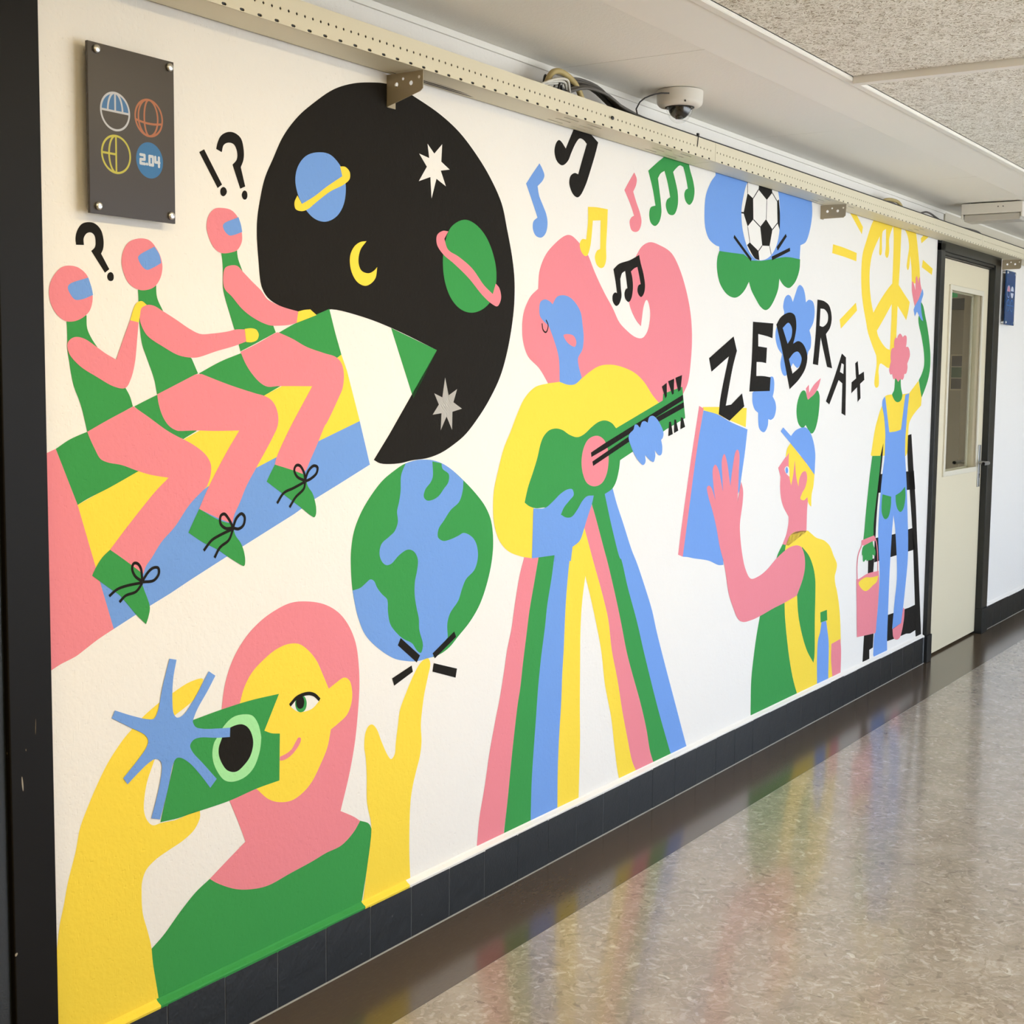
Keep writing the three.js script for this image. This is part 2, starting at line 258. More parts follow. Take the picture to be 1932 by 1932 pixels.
// door beside the mural
{
  const d = struct(group('door_1'));
  const zc = 0.02;
  const jamb = (a, b) => mergeGeometries([roundG(a, b, 0.136, 2.015, -0.07, zc, 0.002)]);
  mesh('door_jamb', jamb(6.7115, 6.778), M.blackGloss, d);
  mesh('door_jamb', jamb(7.698, 7.8115), M.blackGloss, d);
  mesh('door_head', roundG(6.7115, 7.8115, 1.978, 2.088, -0.07, zc, 0.002), M.blackGloss, d);
  mesh('door_stop', mergeGeometries([boxG(6.778, 7.698, 1.9655, 1.978, -0.07, 0.012), boxG(6.778, 7.698, 1.959, 1.9655, -0.07, 0.003)]), M.blackGloss, d);
  for (const [a, b] of [[6.709, 6.781], [7.695, 7.815]]) mesh('plinth_block', roundG(a, b, 0.0005, 0.1355, -0.07, zc + 0.006, 0.002), M.tile, d);
  const zf = -0.0134, zb = -0.054;
  const L = group('door_leaf', [0, 0, 0], d);
  const s = new THREE.Shape([[6.781, 0.012], [7.694, 0.012], [7.694, 1.956], [6.781, 1.956]].map(([x, y]) => new THREE.Vector2(x, y)));
  s.holes.push(new THREE.Path([[6.995, 0.908], [6.995, 1.818], [7.565, 1.818], [7.565, 0.908]].map(([x, y]) => new THREE.Vector2(x, y))));
  const g = new THREE.ExtrudeGeometry(s, { depth: zf - zb, bevelEnabled: false }); g.translate(0, 0, zb); planar(g);
  mesh('door_slab', g, M.door, L);
  const bead = (z0, z1, w) => mergeGeometries([roundG(6.975, 7.585, 0.89, 0.89 + w, z0, z1, 0.002), roundG(6.975, 7.585, 1.836 - w, 1.836, z0, z1, 0.002), roundG(6.975, 6.975 + w, 0.89 + w, 1.836 - w, z0, z1, 0.002), roundG(7.585 - w, 7.585, 0.89 + w, 1.836 - w, z0, z1, 0.002)]);
  mesh('glazing_bead', bead(-0.0132, -0.0045, 0.026), M.bead, L);
  mesh('glazing_bead', bead(-0.066, -0.0545, 0.026), M.bead, L);
  mesh('glass_pane', new THREE.PlaneGeometry(0.57, 0.91).translate(7.28, 1.363, -0.032), M.glass, L);
  for (const y of [1.762, 1.37, 0.29]) {
    const h = group('hinge', [6.782, y, zf], d);
    for (let k = 0; k < 5; k++) mesh('knuckle', new THREE.CylinderGeometry(0.0065, 0.0065, 0.0205, 10).translate(0, -0.047 + k * 0.0235, 0.006), k % 2 ? M.hingePaint : M.hinge, h);
    mesh('hinge_plate', boxG(0.004, 0.012, -0.056, 0.056, 0.0002, 0.0022), M.hinge, h);
  }
  const H = group('door_handle', [7.64, 0.933, 0], d);
  for (const [z, k] of [[zf, 1], [zb, -1]]) {
    mesh('handle_plate', roundG(-0.02, 0.02, -0.13, 0.095, Math.min(z + 0.0002 * k, z + 0.006 * k), Math.max(z + 0.0002 * k, z + 0.006 * k), 0.0025), M.alu, H);
    mesh('lever', tubeG([[0, 0, z + 0.005 * k], [0, 0, z + 0.045 * k], [-0.006, 0, z + 0.053 * k], [-0.02, 0, z + 0.056 * k], [-0.115, 0, z + 0.056 * k]], 0.0095, 40, 12), M.alu, H);
    mesh('keyhole', mergeGeometries([new THREE.CylinderGeometry(0.006, 0.006, 0.002, 12).rotateX(Math.PI / 2).translate(0, -0.064, z + 0.0068 * k), boxG(-0.003, 0.003, -0.082, -0.066, z + 0.0068 * k - 0.001, z + 0.0068 * k + 0.001)]), M.dark, H);
  }
  // dim room behind, seen through the pane
  const r = struct(group('wall_rear_room'));
  mesh('room_wall', boxG(6.0, 13.2, 0, 2.5, -3.1, -3.0), M.roomWall, r);
  mesh('room_wall', boxG(13.0, 13.2, 0, 2.5, -3.0, -0.161), M.roomWall, r);
  mesh('room_wall', boxG(6.0, 6.1, 0, 2.5, -3.0, -0.161), M.roomWall, r);
  mesh('room_ceiling', boxG(6.1, 13.0, 2.4, 2.5, -3.0, -0.161), M.roomWall, r);
  mesh('room_floor', boxG(6.1, 13.0, -0.1, -0.0005, -3.0, -0.161), M.border, r);
  mesh('dark_transom', roundG(12.96, 12.999, 2.024, 2.3, -2.6, -1.2, 0.003), M.dark, r);
}
{
  const p = tag(group('picture_frame', [12.999, 1.295, -1.651]), 'narrow frame of three small pictures seen through the glass of the cream door', 'picture frame');
  mesh('frame', boxG(-0.02, 0, 0, 0.325, -0.056, 0.056), M.bead, p);
  for (let k = 0; k < 3; k++) mesh('picture', boxG(-0.022, -0.0205, 0.012 + k * 0.103, 0.107 + k * 0.103, -0.046, 0.046), std(['#4a4238', '#46663f', '#4d4238'][k], 0.6), p);
  const e = tag(group('exit_sign', [12.959, 2.128, -1.675]), 'small green emergency exit sign seen through the glass of the cream door', 'exit sign');
  mesh('housing', roundG(-0.05, -0.0005, -0.004, 0.062, -0.03, 0.125, 0.004), M.housing, e);
  mesh('sign_face', boxG(-0.054, -0.0505, 0.004, 0.058, -0.026, 0.026), std('#1c8f4c', 0.5, { emissive: '#1f9a55', emissiveIntensity: 0.5 }), e);
  mesh('white_edge', boxG(-0.0535, -0.0505, -0.0035, 0.0035, -0.022, 0.02), M.frame, e);
  const t = tag(group('ceiling_light', [9.2, 2.3995, -1.7]), 'square ceiling light of the dim room behind the cream door', 'ceiling light');
  mesh('light_frame', mergeGeometries([boxG(-0.3, 0.3, -0.03, -0.0005, -0.3, -0.28), boxG(-0.3, 0.3, -0.03, -0.0005, 0.28, 0.3), boxG(-0.3, -0.28, -0.03, -0.0005, -0.28, 0.28), boxG(0.28, 0.3, -0.03, -0.0005, -0.28, 0.28)]), M.frame, t);
  mesh('light_panel', boxG(-0.28, 0.28, -0.02, -0.012, -0.28, 0.28), std('#fff4e2', 0.6, { emissive: '#ffe6c4', emissiveIntensity: 1.2 }), t);
  const l = new THREE.RectAreaLight(new THREE.Color().setRGB(1, 0.93, 0.76), 80, 0.54, 0.54);
  l.position.set(0, -0.032, 0); l.rotation.x = -Math.PI / 2; t.add(l);
}

// ---------------------------------------------------------------- the mural: each painted figure is a part, each area of one colour a sub-part
const MX = 1.572, MY = 0.13;
const mural = tag(group('wall_mural', [MX, MY, 0]), 'large flat-colour mural of playful figures painted across the white corridor wall', 'mural');
let figure = null, lastArea = null;
const layerZ = (k) => 0.0002 + k * 0.00016;
function fig(name, label) { figure = group(name, [0, 0, 0], mural); figure.userData.label = label; }
function readPoints(text) { return text.split(' ').map((t) => { const corner = t.endsWith('!'), [x, y] = t.replace('!', '').split(',').map(Number); return { p: new THREE.Vector2(x / 100 - MX, y / 100 - MY), corner }; }); }
function smooth(run, closed) {
  if (run.length < 3) return run.map((p) => p.clone());
  const c = new THREE.CatmullRomCurve3(run.map((p) => new THREE.Vector3(p.x, p.y, 0)), closed, 'centripetal');
  return c.getPoints(run.length * 5).map((p) => new THREE.Vector2(p.x, p.y));
}
function outline(text, closed = true) {   // corners stay sharp, runs between them are splines
  const q = readPoints(text), n = q.length, first = q.findIndex((a) => a.corner);
  if (first < 0) { const o = smooth(q.map((a) => a.p), closed); o.pop(); return o; }
  const out = [], ring = closed ? [...q.slice(first), ...q.slice(0, first), q[first]] : q;
  let run = [ring[0].p];
  for (let i = 1; i < ring.length; i++) {
    run.push(ring[i].p);
    if (ring[i].corner || i === ring.length - 1) { const s = smooth(run, false); if (out.length) s.shift(); out.push(...s); run = [ring[i].p]; }
  }
  if (closed) out.pop();
  return out;
}
function shapeGeo(shape, k) { const g = new THREE.ShapeGeometry(shape, 1); g.translate(0, 0, layerZ(k)); return g; }
function area(name, colour, k, text) {
  const s = new THREE.Shape(outline(text));
  lastArea = { s, k, m: mesh(name, shapeGeo(s, k), PAINT[colour], figure) };
}
function hole(text) { lastArea.s.holes.push(new THREE.Path(outline(text))); lastArea.m.geometry = shapeGeo(lastArea.s, lastArea.k); }
function line(name, colour, k, width, text) {
  const p = outline(text, false), w = width / 2000, pos = [], uv = [], nor = [], idx = [];
  p.forEach((a, i) => {
    const b = p[Math.min(i + 1, p.length - 1)].clone().sub(p[Math.max(i - 1, 0)]).normalize();
    for (const sgn of [1, -1]) { const x = a.x - b.y * w * sgn, y = a.y + b.x * w * sgn; pos.push(x, y, layerZ(k) + i * 1e-6); uv.push(x, y); nor.push(0, 0, 1); }
    if (i) { const j = 2 * i; idx.push(j - 2, j - 1, j, j, j - 1, j + 1); }
  });
  const g = new THREE.BufferGeometry();
  g.setAttribute('position', new THREE.Float32BufferAttribute(pos, 3)); g.setAttribute('normal', new THREE.Float32BufferAttribute(nor, 3)); g.setAttribute('uv', new THREE.Float32BufferAttribute(uv, 2)); g.setIndex(idx);
  mesh(name, g, PAINT[colour], figure);
}
fig('painted_bench', 'painted bench with pink end, yellow and blue side and green saddle cloths');
area('end_face', 'P', 1, '156.5,120.4! 157.4,120.8! 160.6,121.9! 165.1,111.8! 168.9,100.2! 172.8,88.4! 169.1,87 166.1,85.6 164.1,84.7 160.7,83.8 158.8,83.1 157.3,82.5! 156,82.1!');
area('upper_side', 'Y', 1, '165.1,111.8! 179.2,117.2! 190.4,122.6! 212.6,130.9! 237.2,139.8! 239.1,136.3! 243.5,125.2! 229.5,121.1! 216.4,118.2! 210.2,116.2! 197,113.3! 168.9,100.2!');
area('lower_side', 'B', 1, '168.9,100.2! 197,113.3! 210.2,116.2! 216.4,118.2! 229.5,121.1! 243.5,125.2! 247.1,115.3! 236.1,111.4! 228.3,108.7! 221.9,106! 206.6,100.6! 192.2,95.4! 186.7,93.3! 181.7,91.6! 178,90.3! 172.8,88.4!');
area('saddle_cloth', 'G', 2, '160.6,121.9! 163.3,123.3 165.2,124 167.5,124.7! 172.4,123.7! 179.2,117.1! 172.2,114.4 167.2,112.7 165.1,111.8!');
area('saddle_cloth', 'G', 2, '178.4,129.1! 181.8,130.4 184,131.2! 188.4,129.5! 194,124.2! 190.4,122.7! 185.5,124.1!');
area('saddle_cloth', 'G', 2, '194.7,135.3! 200.6,137.7 206.1,139.4! 212.4,138.2! 217.7,132.9! 212.7,130.9! 203,132.2!');
area('saddle_cloth', 'G', 2, '217.3,143.9! 222.4,146 229,148.1 233.2,149.5! 235.2,144.3! 237.2,139.8! 235.6,139! 225.8,140!');
fig('painted_rider', 'painted front rider in pink helmet with hand on the shoulder ahead');
area('torso', 'G', 2, '163.4,144.3! 167.8,145.3! 167.9,143 168.8,141.3 170.1,139.7! 171.4,136.5! 176.4,132.5! 177.4,131 178.1,129.1! 172.8,126.9 167.5,124.7! 167.1,126.3 166.5,128.5 165.8,130.4 164.8,132.6 164.2,134.9 163.8,137.3 163.5,139 163.5,140.6 163.5,142.5');
area('helmet', 'P', 3, '164.5,153.7 166.4,153.4 168.1,152.2 169,150 169.2,148.1 168.5,146.1 166.9,144.8 165,144.1 163.1,144.1 161.3,145.2 160.2,146.8 159.8,148.7 160.1,150.4 161,151.9 162.6,153.3');
area('visor', 'B', 4, '163.8,149.9 164.2,150.5 168.3,151.9! 169,150.2 169.3,148.9! 166.8,148 165.3,147.9 164.3,148.8');
area('leg', 'P', 3, '167.5,124.7! 172.4,126.8 178.2,129.1! 181.8,127.1 186.3,124.5 189.4,123.1 190.5,122.7 193.9,121.1 196.5,119.3 197.7,117.4 197.5,115.2 196.6,113.3! 192,110.1 188,106 184.6,103.4 182.1,100.6 180.7,99.2 180,97.8! 177,99.9 174.5,101.6 172.2,103.1! 175.9,106.6 179.9,110.2 183.4,113.2 186.6,115.5! 182.1,116.3 178.9,117.2 175.3,118.4 171.8,119.1 170.3,119.8 169.1,121.6 168,123.6');
area('arm', 'P', 5, '163.5,140.2 164.2,141 165.4,141.4 167.3,141.1 170,139.7 172,138.6 174.3,137.6! 176.1,141.5 177.7,144.8! 179.7,144.5! 179.3,141.4 178.7,137.2 177.7,134.2 176.4,132.5 173.8,132.7 169.9,134.4 166,136.4 163.8,138.5');
area('hand', 'Y', 6, '177.7,144.8! 178.8,147.4 179.6,148.2 180.6,148.4 181.7,147.8! 180.4,147.1 180,145.6 179.7,144.5!');
area('shoe', 'G', 4, '172.2,103.1! 174.5,101.6 177,99.9 179.9,97.8! 179.6,96.4 180.1,94.9 180.9,93.1 181.4,91.8 181.5,91 181.1,89.5 180.5,88.2! 179.5,89.1 178.2,90.3 175.3,93.4 174.1,94.6 172.3,95.8 168,98.8! 168.9,100.2 170.4,101.9');
line('lace', 'K', 5, 5.6, '179.7,96.4! 178,97.6 177.3,99.1 177.7,100 178.6,99.9 179.4,98.9 179.7,96.4!');
line('lace', 'K', 5, 5.6, '179.7,96.4! 181.3,98.1 182.6,98.7 183.7,98.5 183.8,97.4 182.6,96.3 179.7,96.3!');
line('lace', 'K', 5, 5.4, '179.7,96.2! 175.6,96 173.6,95.6 171.8,94.6!');
line('lace', 'K', 5, 5.5, '179.7,96.1! 178.2,94.7 175.6,94.2 174.2,93.2!');
fig('painted_rider', 'painted middle rider in pink helmet stretching one arm forward');
area('torso', 'G', 2, '179.7,150.7! 184.1,151.7! 184.3,149.3 185.7,146.9! 190,139.9! 192.9,138.1! 194.5,135.3! 184,131.3! 183.3,134.2 181.7,137.8 180.5,140.6 179.9,144.4! 179.8,148.6');
area('helmet', 'P', 3, '180.4,159.8 182.7,159.6 184.2,158.4 185.3,156.8 185.7,155 185.2,153 183.8,151.3 181.7,150.5 179.6,150.5 177.5,151.5 176.4,153.2 175.9,155.3 176.4,157.3 177.7,158.9');
area('visor', 'B', 4, '179.8,156.3 180.2,156.8 183.8,158.6! 185,157.2 185.4,155.7! 183.4,154.7 181.8,154.2 180.5,155');
area('leg', 'P', 3, '184,131.3! 188.4,133 193.8,135.1! 195.4,135.2! 203,133.1 210.4,131.4 212.9,130.9 215,130 216.3,128.6 217,126.6 216.8,124.7 215.4,122.5 210.4,116.3 207.5,112.7 205.6,109.5 204,107.1 203.4,105.4! 200,106.6 194.4,109! 197.1,113.3 202,119.8 205.6,124! 198.4,124.1 193.7,124.3 189.7,124.3 188.8,124.4 186.9,125.3 185.4,127 184.4,129.3');
area('arm', 'P', 5, '180,146.2 180.6,147.3 181.9,147.8 183.5,147.7 185.7,146.8 188.9,145.4 192.3,143.8 195.1,142.9 198.6,143.1 202.5,143.6 204.9,144.1 207.3,144.2! 207.7,141.8! 204.3,140.8 199.5,139.7 194.5,138.4 192.5,138.3 189.4,138.7 185.6,140.2 181.8,142.1 180.5,143.7 180,145');
area('hand', 'Y', 6, '207.3,144.3! 209.3,144.5 210.7,144.2 211.3,143.3 210.9,142.3 209.3,141.7 207.7,141.7!');
area('shoe', 'G', 4, '194.4,109! 200,106.3 203.5,105.3! 204.2,103.1 205.8,101.2 206.7,99.3 207,97.3 206.7,96.5 205.4,97 202,98.9 199.3,100.5 195.2,102.4 191.5,104.6! 192.6,106.3');
line('lace', 'K', 5, 6.3, '203.6,104.6! 202.4,106.4 201.2,107.5 200.2,107.2 200.1,105.7 201.5,104.6 203.6,104.5!');
line('lace', 'K', 5, 6.3, '203.6,104.6! 204.6,106.4 206,107.2 206.9,106.5 206.6,104.9 205.2,104.2 203.6,104.5!');
line('lace', 'K', 5, 6.1, '203.5,104.3! 199.7,103.3 197.6,102.5 195.5,100.7!');
line('lace', 'K', 5, 6.1, '203.6,104.3! 202.4,102.2 199.9,100.9 198.4,99!');
fig('painted_rider', 'painted rear rider in pink helmet under the night sky');
area('torso', 'G', 2, '201,158.9! 205.3,160.1! 205.6,158.2 206.9,155.6! 209.4,150.2! 215.7,145.2! 216.4,143.9! 210.5,141.5 206.1,139.8! 205.2,142.4 204.3,144.5 203.2,147.1 202,150 201.4,152.1 201.4,155.5 201.3,157.2');
area('helmet', 'P', 3, '201.1,167.5 204,167.3 205.9,165.8 206.7,163.4 206.7,161.5 205.5,159.8 204,159.2 200.9,158.8 199.1,159.6 197.7,161.5 197.1,163.6 197.7,165.7 199.2,167.1');
area('visor', 'B', 4, '201.5,164 201.7,164.5 205.8,166.2! 206.5,164.7 206.8,163.4! 204.5,162.6 203.2,162.4 202,163.1');
area('leg', 'P', 3, '206.1,139.7! 211.2,141.6 216.7,143.9 217.3,143.9! 221.3,142.8 225.8,141.2 231.4,140 235.4,139.2 237.2,137.9 238,135.7 237.6,132.6 236.1,130.2 232.1,124.8 231.8,124.6 229.3,120.7 226.8,117 225.6,115.2 224.4,114.3! 221.6,115.2 215.9,116.7! 216.4,118.1 219.9,123.3 227.6,132.9! 217.3,132.9 213.7,132.8 211.5,133.7 209.2,135.5 207.5,137.4');
area('arm', 'P', 5, '201.5,154.9 202,156 203.6,156.6 205.4,156.6 206.9,155.6 209.4,153.9 212.2,152.1 213.8,150.6 216.4,149.7 219,149.1 223.2,148.5! 222.7,146.1! 220.4,145.6 217,145.3 214.4,145.3 210.6,146.3 206.8,148.1 203.8,150.5 201.7,152.1');
area('hand', 'Y', 6, '223.2,148.5! 225.1,148.9 227,149.1! 227.9,148.6 229,148! 222.7,146.1!');
area('shoe', 'G', 4, '215.9,116.7! 221.6,115.2 224.5,114.3! 225.4,113.3 226.1,111.6 227.5,110.1 228.2,108.7 228.7,107 228.7,105.5 228.2,104.8 227.1,105.2 224,107.1 218.2,110.5 213.4,113.3! 214.6,115');
line('lace', 'K', 5, 6.3, '225.2,113! 224.9,114.5 223.6,116.1 222.4,116.2 221.8,115.3 222.6,113.9 225.2,112.8!');
line('lace', 'K', 5, 6.3, '225.2,113! 226.3,114.9 228,115.9 229.2,115.5 228.9,114.3 227.1,113.2 225.2,112.7!');
line('lace', 'K', 5, 6.1, '225.1,112.6! 221.6,111.5 218.5,110.6 216.5,108.6!');
line('lace', 'K', 5, 6.2, '225.2,112.6! 224.8,111.2 222.2,109.5 220.3,107.5!');
fig('painted_question_mark', 'painted single black question mark');
area('mark', 'K', 1, '165.8,157.4! 167.5,157.5! 167.5,158.7 168.2,159.6 169.2,159.8 169.9,159.3 170.1,158.1 169.9,157.3 169.1,156.6! 172.1,153! 173.1,153.7! 171.3,156.3! 171.8,157.3 171.9,158.7 171.4,160.4 170.2,161.4 168.8,161.6 167.1,161.1 166,159.7 165.7,158.5');
area('dot', 'K', 1, '174.1,152.4 173.9,151.8 173.3,151.6 172.8,151.8 172.6,152.3 172.8,152.9 173.4,153.2 173.9,153');
fig('painted_exclamation_mark', 'painted black exclamation mark');
area('mark', 'K', 1, '195.4,177.4! 196.7,178.1! 201.4,172! 200.2,171.2!');
area('dot', 'K', 1, '202.7,170.8 202.4,170.2 201.7,169.8 201.1,170 200.9,170.6 201.1,171.2 201.8,171.6 202.4,171.4');
fig('painted_question_mark', 'painted black question mark after the exclamation mark');
area('mark', 'K', 1, '199.9,178.6! 201.4,178.2! 201.9,179.6 203.3,180.3 204.8,180.1 205.6,178.8 205.5,177.4 204.3,176.2! 206.4,171.8! 207.8,172.4! 206.6,176! 207.4,177.7 207.4,179.8 206.7,181.6 205,182.4 203.1,182.3 201.2,181.3 200.3,179.9');
area('dot', 'K', 1, '208.4,170.8 208.2,170.1 207.6,169.8 207.1,170 206.8,170.6 207.1,171.3 207.6,171.6 208.2,171.4');
fig('painted_night_sky', 'painted black night sky swoosh with planets, moon and stars');
area('sky', 'K', 1, '211.2,166.7 211.9,170 213.4,174.7 215.9,179 218.8,183.7 223.3,188.4 228.5,192.2 234.8,196 241.4,198.4 248.2,199.8 252.2,200.3 258.2,200.3 262.5,199.4 272.8,197 280.9,194 287.9,189.9 294.5,184.8 299.8,178.9 302.3,172.9 304.6,166.7 305.9,161.2 306.1,155.7 305.4,150.3 303.1,142.3 299.8,135.5 294.6,129.3 289.6,124.8 284.5,121.1 280.1,119 274.6,117 268.9,115.9 262.8,115.6 257.8,115.1 250.9,115.4 248.5,116.3! 254.1,121.9! 272.4,141.6! 254.9,146.2 243.7,148.4 233.4,149.4 231.5,148.7 229.4,148.1 225.2,147.6 218.6,149.1 214.2,150.8 212.3,153 211.4,158.5 211,163.4');
area('planet', 'B', 2, '229.7,182.1 233.7,182.1 237,180.1 238.3,177.8 238.7,175.4 238,172.2 235.8,169.5 232.1,167.9 228.4,168.2 225.3,170.1 223.3,172.6 222.5,175.5 223.3,178.3 225.8,180.8');
area('ring', 'Y', 3, '236.8,180.1! 238.6,180.2 240,179.3 240,177.9 238,176.4 233.7,174.5 229.4,171.9 226.3,169.9 224.3,169.3 222.5,169.6 222.2,170.8 223.1,172.4! 224.5,170.8! 228.4,172.8 232.6,175.4 237.5,178.1!');
area('planet', 'G', 2, '283.2,173.4 288.1,172.8 292.5,170.4 295.5,167 297.4,162.7 297.3,158.1 295,154.3 291.3,152.1 286.3,151.1 281.4,152 277.6,154.6 275.2,158.7 274.6,163.4 275.4,167.3 277.7,171');
area('ring', 'P', 3, '276.7,170! 274.4,169.9 272.1,168.6 272.1,166.6 274.5,164.5 279.2,162.5 285.5,159.4 291.3,155.7 295.7,153.7 298.3,153.3 299.8,155.4 299,157.8 297.3,158.9! 296,156.2! 292,158.2 286.9,161.9 281.2,164.3 276.5,165.8 275.1,168.1!');
area('moon', 'Y', 2, '245.8,165! 243.6,162.8 243,160.2 243.9,158.5 246.5,158 248.6,158.8 249.6,159.6! 248.9,157 245.7,155.2 242.5,155.9 240.5,158.2 240.1,161.1 241.4,163.3 243.6,164.6');
area('star', 'W', 2, '268.2,189.4! 270.9,187.5! 274,190.1! 273.7,186! 277.1,184.6! 273.5,183.9! 275.6,180.5! 271.8,181.8! 269.9,177! 269.4,181.9! 264.9,180.4! 268,184.1! 265,186.7! 268.9,186.2!');
area('star', 'W', 2, '275.8,135.1! 277.3,130.8! 280.8,132.3! 279.3,129.1! 282.9,127.5! 278.9,126.8! 278.8,122.4! 276.5,125.7! 274.1,122.4! 274.4,126.5! 270.8,126.2! 273.3,128.6! 271.4,131.3! 274.7,130.3!');
area('star', 'W', 2, '275.8,135.1! 277.3,130.8! 280.8,132.3! 279.3,129.1! 282.9,127.5! 278.9,126.8! 278.8,122.4! 276.5,125.7! 274.1,122.4! 274.4,126.5! 270.8,126.2! 273.3,128.6! 271.4,131.3! 274.7,130.3!');
area('green_wedge', 'G', 1, '254.7,146.2! 272.4,141.6! 263.2,130.1!');
fig('painted_globe', 'painted green and blue earth globe balanced above a fingertip');
area('land', 'G', 1, '267.5,115.6 273.3,114.8 278.3,112.9 283.9,109.7 289.3,106.1 293.7,102.4 296.3,98.6 297.3,93.7 296.9,88.9 295,83.4 291.6,77.8 287.3,73.9 282.1,70.8 278.3,68.6 273.8,67.4 269.3,67.3 264.9,67.3 259.7,68.3 255.9,69.5 249.8,73 245.4,76.7 243,80.8 241.7,84.5 240.9,87.8 240.4,92.9 240.5,96.5 241.5,100.6 243.8,104.4 246.9,107.7 251.3,111.2 255.3,113.2 260.3,115');
area('ocean', 'B', 2, '260.3,115! 258.6,112.3 258.4,108.5 257.8,106 257.1,104 257.4,101.4 256.2,99.4 254.2,98.3 251.3,96.8 250.6,94.8 251.3,93 253,91.8 255,91.9 257.9,93.6 261.3,94.6 263.8,93.8 265.2,91.8 264.9,89.2 264.1,86.7 264,83.5 264.8,80.2 265.7,77.5 265.9,74.8 267.4,70.8 266.6,69.1 265.1,69.8 263.1,71.9 260.1,73.3 258,74.6 254.7,77.7 253.8,80.7 253.7,83 253.4,83.8 251.4,85.3 249.7,87 248.7,88.5 247.3,89.1 245.8,88.5 243.8,87.6 241,87.3! 241.7,84.5 243,80.8 245.4,76.7 249.8,73 255.9,69.5 259.7,68.3 264.9,67.3 269.3,67.3 271.3,67.3! 277.6,71.2! 277.4,74.8 278.5,77.1 282,79.9 283.6,82.7 285.2,84.8 289,86.9 290.4,89.8 289.9,92.9 288,95.1 284.1,96.6 281.8,96.1 278.5,95.5 275.3,95.4 273.2,96.6 273.5,98.5 275.7,100.4 278.4,102.7 282.1,104.6 283.5,107.2 283.8,109.7! 278.3,112.9 273.3,114.8 267.5,115.6 263.7,115.5');
area('island', 'G', 3, '270.8,115! 274.5,114.4! 274.9,113.1 277.6,111.5 277.4,109.7 275.6,108.2 273.4,106.5 270.7,105.7 268.5,105.8 267.4,106.8 268,108.4 270.2,110.1 271,111.4');
area('spark', 'K', 4, '258.6,73.9! 266.2,68.5! 264.9,67! 257.5,72.3!');
area('spark', 'K', 4, '280.3,72.3! 281.1,70.8! 272.2,66.8! 271.3,68.2!');
area('spark', 'K', 4, '255.4,64.8! 262.9,66.6! 263.4,65! 256.2,62.9!');
area('spark', 'K', 4, '271.8,65.7! 281.6,62.7! 281,60.5! 271.3,63.7!');
fig('painted_photographer', 'painted woman in a pink hood holding a green camera with a blue flash');
area('raised_arm', 'Y', 1, '195,75.2 191.5,75.2 187.1,73.9 183.3,72.5 179.4,70.6 176.4,68.6 174.6,67.3 171.1,63.9 168.5,60.4 166.2,56.7 164.3,53.1 163.3,49.3 161.4,43.9 160.4,40 159.3,36.1 158.4,29.5 157.8,23.6 157.3,18.5! 175.3,11.3! 182.7,12.6! 182,16.7 181.1,21.8 180.7,25.5 179.8,28.9 178.7,32.7 178.5,36.6 178.7,38.9 179.7,40.8 182.2,42.2 185.6,43.1 189.3,44 192.3,45.4 193.8,47.4 193.8,49! 187.1,48.6! 183.6,49 181.5,49.1 180.1,50.5 179.4,52.4 179.5,54.8 180.3,58 182.1,61.6! 183.4,63.7! 187.1,69.2! 192.6,71.6 194.1,73.5');
area('sweater', 'G', 1, '180.8,24.9! 183.9,26.6 188.2,29.8 192.4,32.5 196.3,34.1! 203.5,34! 230.8,33.5! 243.6,33.7! 247,32 248,29.9 247.6,27.6 246.2,21.5 244.2,13.7! 245.8,12.7! 245.4,11! 183.2,11! 182.7,12.6! 182,16.7 181.1,21.8');
area('hood', 'P', 2, '200,68.1! 200.8,72.3 202.1,75.7 204,78.7 207.2,81.9 211,84.3 215.3,86 220.4,87.1 225.6,86.8 231.7,85.3 236.5,82.7 239.9,79.2 242.2,74.9 243.2,69.7 243.4,64.6 242.8,58.4 241.8,52.3 239.9,45.6 236.8,37.7! 241.4,35.2 243.7,33.6! 241.4,31.6 237.2,29.7 231.9,29.4 227.1,28.8 220,28.2 213.2,27.6 208.3,28.3 203.5,29.8 198.5,32.5 196.3,34.1! 200.4,36.1 206.5,39! 204.9,42.7 202.1,48.6! 200.6,50.9!');
area('face', 'Y', 3, '205.1,68.2! 206.4,71.3 208.7,74.1 212.3,76.3 215.9,77.8 219.7,78.4 223.1,77.9 225.9,76.2 228.8,73.3 230.9,69.8 232.8,66.4! 235.3,67.3 238,68 239.9,67 240.8,64.6 240.6,61.8 239.1,59.4 236.1,58 233.5,57.1! 232.3,53.3 230.1,50.1 227.2,46.8 224.4,45.1 220.8,44.2 216.7,44.8 213.4,46.3 209.9,49.3! 203.7,54.7!');
area('camera_body', 'G', 4, '192.1,67.5! 200.1,68.1 208.3,68.4 216.8,68.2! 212.3,61.2! 214.5,60.2 217,59.6! 216.8,49.5! 209.8,49.4 202.1,48.8 193.9,48.8 188.6,48.9 193.8,49 188.5,48.8 183.4,49.2! 187.3,60.8!');
area('lens_ring', 'H', 5, '206.7,65.8 208.9,65 210.5,62.9 211.3,60.2 211.3,59.5 210.8,57 209.1,54.1 206.6,52.7 203.1,52.5 200.6,53.4 198.8,55.4 197.6,57.7 197.3,59.8 197.8,61.7 198.6,62.6 200.7,64.7 203.2,65.9');
area('lens', 'K', 6, '205.7,63.9 207.6,62.7 208.7,60.7 208.9,58.9 208,56.7 206.3,55.3 204,54.4 201.5,55.2 200,56.9 199.1,58.9 199.1,60.5 199.8,61.9 200.7,63.3 202.9,64');
area('eye', 'W', 4, '220.3,65.2 222.4,66.3 225.5,66.8 228,65.8 229.8,64.4! 227.3,63 224.1,62.9 222.3,63.4');
